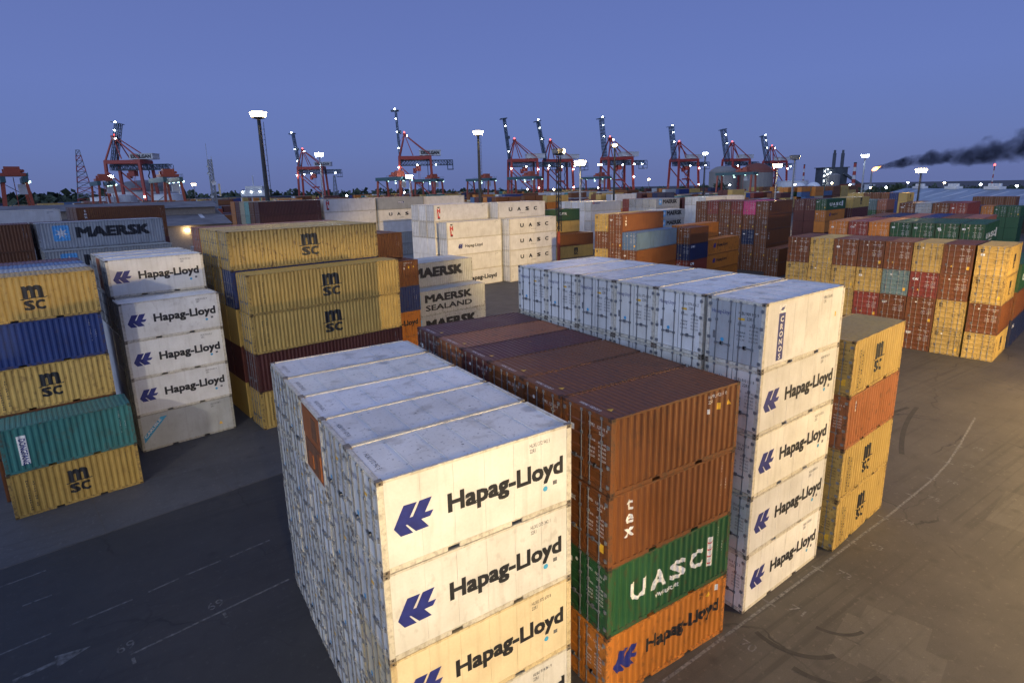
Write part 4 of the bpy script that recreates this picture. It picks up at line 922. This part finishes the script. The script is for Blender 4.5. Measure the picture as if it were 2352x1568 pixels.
for i, (x, y, s, tx, lab) in enumerate(CR):
    E = empty('quay_crane', (x, y, 0), rad(-33.3 + 2 + 3 * i)); E.scale = (s, s, s); tag(E, lab, 'crane', 'quay cranes with raised booms along the horizon')
    for k in ('lega', 'legb', 'legc', 'legd', 'sill_beam', 'portal_beam', 'brace', 'apex_frame', 'boom', 'stay', 'girder', 'machinery_house', 'trolley', 'stairway'):
        o = obj('leg' if k[:3] == 'leg' else k, CM[k], E)
        if k == 'boom': du, dz = TIPS[i][0] + 8.5, TIPS[i][1] - 36; o.location = (-8.5, 0, 36); o.rotation_euler = (0, math.atan2(du, dz), 0); o.scale = (1, 1, math.hypot(du, dz) / 42.)
    if tx: obj('lettering', CM['text'], E)
    obj('beacon', CM['beacon'], E).location = (-4.5, 0, 58.4)
    bt = lambda f: (-8.5 + (TIPS[i][0] + 8.5) * f - .5, -3.2, 36 + (TIPS[i][1] - 36) * f)
    for p in ((-9.8, -9.8, 33), (-3, -8.6, 34), (4, -8.6, 34.5), (14.6, -9, 32), (18, -4, 35), (26, -4, 35), (15, -9.5, 16), (15, -9.5, 9), (15, -9.5, 24), bt(.3), bt(.6), bt(.85), bt(1.03), (-2.5, -2.5, 56), (-4, 4, 12), (6, 4, 12)):
        if random.random() < .55: obj('floodlight', CM['floodlight'], E).location = p

# ------------------------------------------------------------------ yard gantry cranes
def rtg_meshes():
    r = {}
    for nm, u, v in (('a', -12, -4), ('b', -12, 4), ('c', 12, -4), ('d', 12, 4)): r['leg' + nm] = MB().beam((u * 1.02, v * 1.1, 1.4), (u, v * .7, 22.4), .8, 1.).mesh('leg', 'yard_red')
    m = MB()
    for u in (-12.2, 12.2):
        m.beam((u, -6, 1.6), (u, 6, 1.6), 1., 1.2); m.beam((u * .99, -4.2, 11), (u * .99, 4.2, 11), .7, .9)
        for v in (-5, -3.4, 3.4, 5): m.tube((u - .35, v, .8), (u + .35, v, .8), .8, n=10, mi=1)
    r['bogie'] = m.mesh('bogie', ['yard_red', 'dark'])
    m = MB(); m.box(-13.5, 13.5, -3.4, -2.1, 22.3, 24.1); m.box(-13.5, 13.5, 2.1, 3.4, 22.3, 24.1)
    for k in range(14): m.beam((-13.5 + k * 27 / 13, -3.5, 24.1), (-13.5 + k * 27 / 13, -3.5, 25.2), .1)
    m.beam((-13.5, -3.5, 25.2), (13.5, -3.5, 25.2), .1); r['girder'] = m.mesh('girder', 'crane_teal')
    m = MB(); m.box(-9, -1, -3.2, 3.2, 24.3, 25.3); m.box(-8, -5, -2, 2, 25.3, 27.3); m.box(-4.4, -2, -2.4, 2.4, 25.3, 26.6); m.tube((-7, -2.6, 26), (-3, -2.6, 26), .5, n=8); r['trolley'] = m.mesh('trolley', 'yard_red')
    m = MB(); m.box(-7.5, -5, -3.1, -.7, 18.6, 21.8, 0); m.box(-7.2, -5.3, -3.16, -3.1, 19.5, 21.2, 1); r['cabin'] = m.mesh('cabin', ['house_white', 'window'])
    m = MB(); m.beam((-5, 0, 24), (-5, 0, 13), .15); m.beam((-3, 0, 24), (-3, 0, 13), .15); m.box(-7.2, -.8, -1., 1., 12, 13); r['spreader'] = m.mesh('spreader', 'yard_red')
    m = MB()
    for k in range(5): m.beam((13.2, -3 + (k % 2) * 5, 3 + k * 3.8), (13.2, 2 - (k % 2) * 5, 6.8 + k * 3.8), .6, .2)
    r['stairway'] = m.mesh('stairway', 'crane_teal'); r['lamp'] = MB().box(-.38, .38, -.25, .25, -.28, .28).mesh('floodlight', 'lamp_green')
    return r
RM = rtg_meshes()
for i, (x, y, yw, s, lab) in enumerate([(-32.2, 236., 98, .98, 'leftmost yard gantry crane with white cabin'), (-10.2, 317.5, 98, .98, 'yard gantry crane left of the first quay crane'), (11.5, 257.1, 98, .98, 'yard gantry crane right of the first quay crane'), (117.4, 283.6, 98, .98, 'yard gantry crane with teal girder left of the cold white light'),
                                      (168.7, 348.3, 98, .98, 'yard gantry crane under the third quay crane'), (209.8, 349., 98, .98, 'small yard gantry crane behind the second tall mast'), (212.9, 299.4, 98, .98, 'yard gantry crane left of the lattice mast'), (337., 232.5, 98, .98, 'dark yard gantry crane before the brown silo'), (300, 330, 98, .98, 'faint yard gantry crane behind the bright sodium mast')]):
    E = empty('yard_crane', (x, y, 0), rad(yw)); E.scale = (s, s, s); tag(E, lab, 'crane', 'rubber-tyred gantry cranes of the yard')
    for k in ('lega', 'legb', 'legc', 'legd', 'bogie', 'girder', 'trolley', 'cabin', 'spreader', 'stairway'): obj('leg' if k[:3] == 'leg' else k, RM[k], E)
    for k in range(4): obj('floodlight', RM['lamp'], E).location = (-12.6 + k * 8.2, -3.6, 22.4)
    for k in (-6, 3): obj('floodlight', RM['lamp'], E).location = (k, -3.2, 21.)

# ------------------------------------------------------------------ buildings
def shed(name, A, B, half, ze, zr, mats, label, monitor=0, skylights=0, vents=0):
    """gabled shed: A->B is the near eave line on the ground, the building reaches `2*half` beyond it"""
    A, B = Vector((*A, 0)), Vector((*B, 0)); d = (B - A); L = d.length; yaw = math.atan2(d.y, d.x)
    E = empty(name, A, yaw); tag(E, label, 'warehouse'); rm, wm = mats; D = 2 * half
    m = MB(); m.box(.3, L - .3, .3, D - .3, 0, ze)
    for x in (.3, L - .3): m.face([(x, .3, ze), (x, D - .3, ze), (x, half, zr - .15)])
    obj('wall', m.mesh('wall', wm), E)
    rf = None
    n = max(1, int(L / 12))
    for k in range(n):
        x0, x1 = L * k / n, L * (k + 1) / n - .03
        for s in (0, 1):
            m = MB(); y0, y1 = (-.5, half) if not s else (D + .5, half); t = .12
            q = [(x0, y0, ze), (x1, y0, ze), (x1, y1, zr), (x0, y1, zr)]; m.face(q if not s else q[::-1]); m.face([(a, b, c - t) for a, b, c in (q[::-1] if not s else q)]); m.face([(x0, y0, ze - t), (x1, y0, ze - t), (x1, y0, ze), (x0, y0, ze)])
            rf = obj('roof_sheet', m.mesh('roof_sheet', rm), E)
            if skylights and not s and k % skylights == 0:
                m = MB(); f = lambda y: ze + (zr - ze) * (y + .5) / (half + .5) + .04
                m.face([(x0 + 5, half * .35, f(half * .35)), (x0 + 6.2, half * .35, f(half * .35)), (x0 + 6.2, half * .85, f(half * .85)), (x0 + 5, half * .85, f(half * .85))]); obj('skylight', m.mesh('skylight', 'house_white'), E)
    if monitor:
        m = MB(); w2 = half * .45; m.box(2, L - 2, half - w2 * .9, half + w2 * .9, zr - 2.2, zr + .6); obj('roof_monitor', m.mesh('roof_monitor', wm), E)
        m = MB(); m.face([(.8, half - w2, zr + .6), (L - .8, half - w2, zr + .6), (L - .8, half, zr + monitor), (.8, half, zr + monitor)]); m.face([(.8, half, zr + monitor), (L - .8, half, zr + monitor), (L - .8, half + w2, zr + .6), (.8, half + w2, zr + .6)]); m.face([(L - .8, half - w2, zr + .6), (L - .8, half + w2, zr + .6), (L - .8, half, zr + monitor)])
        obj('monitor_roof', m.mesh('monitor_roof', rm), E)
    for k in range(vents):
        x = L * (k + .5) / vents; m = MB(); m.box(x - 4.5, x + 4.5, half - 1.2, half + 1.2, zr - .2, zr + .9)
        for j in range(4): m.tube((x - 3 + j * 2, half, zr + .9), (x - 3 + j * 2, half, zr + 2.), .6, n=8)
        obj('ridge_vent', m.mesh('ridge_vent', 'house_white'), E)
    return E
S1 = shed('warehouse', (-75, 189), (24.4, 192), 28, 8, 12.4, ('roof_grey', 'wall_grey'), 'long grey-roofed shed with raised ridge behind the left rows', monitor=2.4, skylights=7)
m = MB(); m.box(-.5, .5, -.5, -.1, -.3, .3); wl = obj('wall_lamp', m.mesh('wall_lamp', 'lamp_warm'), S1); wl.location = (86.5, 0, 6.4)
l = bpy.data.lights.new('wall_light', 'POINT'); l.energy = 300; l.color = (1, .6, .25); l.shadow_soft_size = .3
lo = bpy.data.objects.new('wall_light', l); col.objects.link(lo); lo.location = (11.5, 190., 6.2)
S2 = shed('warehouse', (303, 134), (196, 16), 18, 7.6, 12.8, ('roof_blue', 'dark'), 'long blue-grey metal shed with ridge vents at the right', skylights=1, vents=6)

def cyl_tank(name, x, y, r, h, mat, label, dome=0., band=None):
    E = empty(name, (x, y, 0)); tag(E, label, 'tank', 'storage tanks and silos beyond the yard')
    obj('shell', MB().lathe([(r, 0), (r, h * .5), (r * 1.01, h * .5), (r * 1.01, h * .52), (r, h * .52), (r, h)], n=24).mesh('shell', mat), E)
    p = [(r * 1.02, h), (r * .85, h + dome * .45), (r * .5, h + dome * .85), (.01, h + dome)] if dome else [(r * 1.02, h), (r * 1.02, h + .3), (.01, h + .9)]
    obj('cap', MB().lathe(p, n=24).mesh('cap', band or mat), E)
    m = MB()
    for k in range(8): a = k * math.pi / 4; m.beam((r * math.cos(a), r * math.sin(a), h), (r * math.cos(a), r * math.sin(a), h + 1.1), .15)
    m.lathe([(r, h + 1.), (r * 1.01, h + 1.15)], n=24); obj('railing', m.mesh('railing', 'pole_grey'), E)
for i, (u, y, r, h, lab) in enumerate([(-33, 505, 7, 9, 'small white tank farthest left of the tank group'), (-25, 498, 8, 9, 'low white tank second in the tank group'), (-14, 492, 8, 16, 'white tank with marking left of the big domed tank'), (-2, 500, 8, 17, 'white tank beside the marked tank'), (9, 480, 8, 12, 'low white tank in front of the big domed tank'), (24, 470, 10, 17, 'white tank nearest the first quay crane')]):
    cyl_tank('storage_tank', u, y, r, h, 'tank_white', lab)
cyl_tank('storage_tank', 13, 540, 24, 20, 'tank_white', 'broad white tank with grey dome behind the tank group', 9, 'roof_grey')
cyl_tank('silo', 483, 352, 13, 27, 'silo_grey', 'grey round silo behind the seventh quay crane', 6)
cyl_tank('silo', 506, 332, 15, 26, 'silo_grey', 'wide round silo with brown dome behind the dark yard crane', 9, 'brick_red')
for i, (x, y) in enumerate(((560, 320), (572, 312))):
    m = MB(); m.lathe([(7 * math.sin(a), 9 - 7 * math.cos(a)) for a in [.05 + k * .31 for k in range(11)]], n=18); E = empty('sphere_tank', (x, y, 0)); tag(E, ['left', 'right'][i] + ' spherical gas tank right of the round silos', 'tank', 'spherical tanks'); obj('shell', m.mesh('shell', 'tank_white'), E)
    m = MB(); [m.beam((6 * math.cos(k), 6 * math.sin(k), 0), (5 * math.cos(k), 5 * math.sin(k), 6), .6) for k in (0, 1.05, 2.1, 3.14, 4.2, 5.2)]; obj('leg_ring', m.mesh('leg_ring', 'pole_grey'), E)
cyl_tank('storage_tank', 640, 375, 16, 17, 'tank_white', 'white tank under the rightmost quay crane')

# lattice and antenna towers
def tower(name, x, y, h, wb, wt, mats, label, n=14):
    E = empty(name, (x, y, 0)); tag(E, label, 'tower')
    m = MB(); z = 0
    for k in range(n):
        z0, z1 = h * k / n, h * (k + 1) / n; a0, a1 = wb + (wt - wb) * k / n, wb + (wt - wb) * (k + 1) / n; mi = k % 2 if len(mats) > 1 else 0
        c = [(-1, -1), (1, -1), (1, 1), (-1, 1)]
        for i in range(4):
            p, q = c[i], c[(i + 1) % 4]; t = max(.22, h * .006)
            m.beam((p[0] * a0, p[1] * a0, z0), (p[0] * a1, p[1] * a1, z1), t * 1.5, mi=mi); m.beam((p[0] * a0, p[1] * a0, z0), (q[0] * a1, q[1] * a1, z1), t, mi=mi); m.beam((q[0] * a0, q[1] * a0, z0), (p[0] * a1, p[1] * a1, z1), t, mi=mi); m.beam((p[0] * a1, p[1] * a1, z1), (q[0] * a1, q[1] * a1, z1), t, mi=mi)
    obj('lattice', m.mesh('lattice', mats), E); return E
tower('lattice_tower', -31.7, 687, 60, 8, 1.4, ['crane_red', 'pole_grey'], 'tall tapering lattice tower behind the tanks at the left', 12)
T = tower('antenna_tower', 31.4, 285.4, 32, .9, .8, ['pole_grey'], 'antenna tower with white dish antennas left of the tall mast', 20)
obj('whip_antenna', MB().tube((-.8, 0, 32), (-.8, 0, 39), .08).tube((.8, 0, 32), (.8, 0, 33.5), .12).mesh('whip_antenna', 'pole_grey'), T)
for dx, z, r in ((.3, 22, 1.1), (-1.3, 26, .6), (-1.2, 29, .5), (-1., 16, .7)): o = obj('dish', MB().lathe([(.01, 0), (r * .7, .1), (r, .35)], n=14).mesh('dish', 'house_white'), T); o.location = (dx, -1.2, z); o.rotation_euler = (rad(90), 0, 0)
obj('panel_antenna', MB().box(2.2, 2.9, -.4, .4, 16, 21.5).beam((.8, 0, 21), (2.2, 0, 21), .1).mesh('panel_antenna', 'cream'), T)
tower('lattice_tower', 195, 640, 34, 3, .8, ['pole_grey'], 'small lattice pylon on the horizon left of the second quay crane', 8)
def chimney(x, y, h, r, label):
    E = empty('chimney', (x, y, 0)); tag(E, label, 'chimney', 'striped refinery chimneys'); m = MB()
    for k in range(8): m.tube((0, 0, h * k / 8), (0, 0, h * (k + 1) / 8), r * (1.5 - .5 * k / 8), r * (1.5 - .5 * (k + 1) / 8), 10, k % 2)
    obj('shaft', m.mesh('shaft', ['house_white', 'crane_red']), E); obj('rim', MB().lathe([(r, h), (r * 1.1, h), (r * 1.1, h + 1)], n=10).mesh('rim', 'dark'), E)
chimney(773.5, 440.6, 38, 1., 'thin red and white chimney left of the refinery block'); chimney(712.2, 343.7, 36, 1.5, 'stout red and white chimney right of the refinery block')
chimney(663.9, 196.5, 26, .4, 'slender red and white mast with red lights above the blue shed')
o = obj('beacon_light', MB().lathe([(.01, 26.6), (.7, 27.4), (.7, 28.2), (.01, 29)], n=8).mesh('beacon_light', 'lamp_red')); o.location = (663.9, 196.5, 0); tag(o, 'red beacon on the slender striped mast at the right', 'beacon')
E = empty('refinery_tower', (789.6, 411.8, 0), rad(-33)); tag(E, 'tall refinery block with twin stacks and sloping conveyor', 'refinery')
obj('block', MB().box(-16, 16, -10, 10, 0, 33).box(-18, 18, -11, 11, 33, 34).mesh('block', 'plant_dark'), E)
obj('base_building', MB().box(-8, 34, -14, -10.5, 0, 12).mesh('base_building', 'brick_red'), E); obj('silo', MB().lathe([(8, 0), (8, 24), (4, 26)], -4, -13, 14).mesh('silo', 'silo_grey'), E)
for u in (2, 13): obj('stack', MB().tube((u, 0, 34), (u, 0, 56), 1.4, n=8).beam((u - 2, 0, 34), (u - 2, 0, 52), .5).beam((u + 2, 0, 34), (u + 2, 0, 52), .5).mesh('stack', 'plant_dark'), E)
obj('conveyor', MB().beam((10, -12, 26), (44, -12, 4), 3).mesh('conveyor', 'plant_dark'), E); obj('annex', MB().box(38, 52, -14, -4, 0, 11).mesh('annex', 'house_white'), E)
for k in range(14): obj('floodlight', CM['floodlight'], E).location = (-15 + (k % 3) * 4, -11.2, 4 + k * 2.1)
E = empty('flare_stack', (629.2, 285.5, 0)); tag(E, 'flare stack burning with an orange flame', 'flare stack')
obj('stack', MB().tube((0, 0, 0), (0, 0, 26), 1.1, .7, 10).beam((-3, 0, 0), (0, 0, 22), .4).beam((3, 0, 0), (0, 0, 22), .4).mesh('stack', 'pole_grey'), E)
fl = MB(); fl.lathe([(.3, 0), (1.3, 1.2), (1.6, 3), (1.1, 5), (.5, 6.8), (.02, 8.2)], n=12); fo = obj('flame', fl.mesh('flame', 'flame'), E); fo.location = (0, 0, 26); fo.rotation_euler = (0, rad(62), rad(-71))

# smoke: one bent, widening tube of drifting soot
sm, t, b = nodes('smoke'); t.nodes.remove(b)
pv = N(t, 'ShaderNodeVolumePrincipled'); pv.inputs['Color'].default_value = (.05, .06, .09, 1); pv.inputs['Anisotropy'].default_value = .2
tc = N(t, 'ShaderNodeTexCoord'); sep = N(t, 'ShaderNodeSeparateXYZ'); t.links.new(tc.outputs['Object'], sep.inputs[0])
def mth(op, a, b=None):
    n = t.nodes.new('ShaderNodeMath'); n.operation = op
    for s, v in zip(n.inputs, (a, b)):
        if v is None: continue
        if hasattr(v, 'links'): t.links.new(v, s)
        else: s.default_value = v
    return n.outputs[0]
nz = N(t, 'ShaderNodeTexNoise', Scale=.075, Detail=6, Roughness=.62); t.links.new(tc.outputs['Object'], nz.inputs['Vector'])
rad_ = mth('ADD', 2.2, mth('MULTIPLY', sep.outputs['X'], .092))
dist = mth('SQRT', mth('ADD', mth('POWER', sep.outputs['Y'], 2.), mth('POWER', sep.outputs['Z'], 2.)))
edge = mth('SUBTRACT', 1.05, mth('DIVIDE', dist, rad_))
dens = mth('ADD', edge, mth('MULTIPLY', mth('SUBTRACT', nz.outputs[0], .46), 3.4))
dn = t.nodes.new('ShaderNodeMapRange'); dn.inputs[1].default_value = .1; dn.inputs[2].default_value = 1.; dn.inputs[4].default_value = 1.; t.links.new(dens, dn.inputs[0])
fall = mth('DIVIDE', .8, mth('ADD', 1., mth('MULTIPLY', sep.outputs['X'], .028)))
t.links.new(mth('MULTIPLY', dn.outputs[0], fall), pv.inputs['Density']); t.links.new(pv.outputs[0], t.nodes['Material Output'].inputs['Volume'])
sv = MB(); sv.lathe([(.1, 0), (4.2, 1), (9, 40), (17, 110), (26, 190), (34, 270), (.1, 275)], n=14); smo = obj('smoke_plume', sv.mesh('smoke_plume', 'smoke'))
smo.data.transform(Matrix.Rotation(rad(90), 4, 'Y'))
p0, p1 = Vector((631., 281.5, 29.)), Vector((669., 179.6, 43.5)); smo.location = p0; smo.rotation_euler = (p1 - p0).to_track_quat('X', 'Z').to_euler()
tag(smo, 'dark smoke plume drifting right from the flare', 'smoke', kind='stuff')

# ------------------------------------------------------------------ trees
random.seed(21)
def blob(m, c, r, n=22, s=None):
    for _ in range(n):
        v = Vector((random.gauss(0, 1), random.gauss(0, 1), random.gauss(0, .8))).normalized() * r * random.uniform(.45, 1.05); q = Vector(c) + v
        k = (s or r * .42) * random.uniform(.6, 1.3); a, b_ = Vector((random.gauss(0, 1), random.gauss(0, 1), random.gauss(0, 1))).normalized() * k, Vector((random.gauss(0, 1), random.gauss(0, 1), random.gauss(0, 1))).normalized() * k
        m.face([q - a, q + b_, q + a, q - b_])
m = MB()
for k in range(900):
    az = YAW + rad(-47 + 94 * k / 900); D = random.uniform(760, 1050); f = (az - YAW) / rad(47)
    hh = (15 + 9 * f) * random.uniform(.6, 1.1); x, y = CAM.x + D * math.cos(az), CAM.y + D * math.sin(az)
    blob(m, (x, y, hh * .55), hh * .5, 16, hh * .2); m.box(x - .4, x + .4, y - .4, y + .4, 0, hh * .6)
tag(obj('far_wood', m.mesh('far_wood', 'leaf')), 'dark line of trees along the horizon', 'wood', kind='stuff')
for i, (x, y, h, lab) in enumerate([(410.8, 363.7, 15, 'left of the two round dark trees behind the far containers'), (420.9, 350.1, 15, 'right of the two round dark trees behind the far containers'), (436, 336, 17, 'broad dark tree left of the seventh quay crane'), (449, 330, 18, 'dark tree at the foot of the seventh quay crane'), (381, 154, 15, 'dark tree behind the blue-grey shed roof'), (392, 146, 14, 'second dark tree behind the blue-grey shed roof'), (372, 163, 13, 'third tree left of the shed lamp mast')]):
    E = empty('tree', (x, y, 0)); tag(E, lab, 'tree', 'trees beyond the yard'); m = MB(); m.tube((0, 0, 0), (0, 0, h * .5), .45, .25, 8)
    for k in range(5): a = k * 1.3; m.tube((0, 0, h * .4), (h * .22 * math.cos(a), h * .22 * math.sin(a), h * .7), .22, .08, 6)
    obj('trunk', m.mesh('trunk', 'bark'), E); m = MB()
    for k in range(16): a = random.uniform(0, 6.28); r = random.uniform(0, h * .3); blob(m, (r * math.cos(a), r * math.sin(a), h * random.uniform(.5, .85)), h * .17, 40, h * .05)
    obj('crown', m.mesh('crown', 'leaf'), E)

# a moored ship's deckhouse, and small lights across the far port
FW0 = MB().box(-.3, .3, -.2, .2, -.2, .2).mesh('deck_light', 'lamp_white')
E = empty('ship', (95, 560, 0), rad(-20)); tag(E, 'white ship with lit deckhouse behind the tall left mast', 'ship')
obj('hull', MB().box(-45, 35, -9, 9, 0, 14).mesh('hull', 'crane_dark'), E); obj('deckhouse', MB().box(-8, 14, -7, 7, 14, 19).box(-4, 10, -6, 6, 19, 23).mesh('deckhouse', 'house_white'), E); obj('ship_mast', MB().tube((2, 0, 23), (2, 0, 32), .5).mesh('ship_mast', 'house_white'), E)
for k in range(3): obj('deck_light', FW0, E).location = (-6 + k * 7, -7.6, 18)
FL = MB().lathe([(.01, -.7), (.6, -.4), (.8, 0), (.6, .4), (.01, .7)], n=8)
FW, FY = FL.mesh('lamp', 'lamp_white'), FL.mesh('lamp', 'lamp_warm')
def farlamp(x, y, z, me, lab):
    E = empty('street_lamp', (x, y, 0)); tag(E, lab, 'lamp', 'distant port lamps'); obj('lamp_post', cached('lp', lambda: MB().tube((0, 0, 0), (0, 0, 1), .18, n=6).mesh('lamp_post', 'pole_grey')), E).scale = (1, 1, z); obj('lamp', me, E).location = (0, 0, z)
spots = [(-.62, 'far left beside the tanks'), (-.5, 'left of the antenna tower'), (-.31, 'under the second quay crane'), (-.2, 'right of the second quay crane'), (.02, 'between the white tower and the second tall mast'), (.035, 'just left of the second tall mast'), (.06, 'left of the second tall mast, lower'), (.085, 'beneath the third quay crane'), (.17, 'under the fifth quay crane'), (.2, 'right of the fifth quay crane'), (.27, 'under the sixth quay crane'), (.36, 'left of the seventh quay crane'), (.42, 'under the seventh quay crane'), (.5, 'under the eighth quay crane'), (.545, 'right of the eighth quay crane'), (.6, 'left of the refinery block'), (.615, 'nearest the left side of the refinery block'), (.63, 'left of the thin striped chimney'), (.65, 'beside the refinery block'), (.69, 'right of the refinery block'), (.72, 'left of the flare'), (.76, 'below the flare'), (.83, 'above the blue-grey shed, left part'), (.9, 'above the blue-grey shed, middle part'), (.97, 'above the blue-grey shed, right part')]
for i, (f, lab) in enumerate(spots):
    az = YAW - math.atan(f * 1176 / 1324.); D = random.uniform(480, 640); farlamp(CAM.x + D * math.cos(az), CAM.y + D * math.sin(az), random.uniform(9, 15), FY if i % 3 == 1 else FW, 'small ' + ('warm' if i % 3 == 1 else 'white') + ' lamp ' + lab)
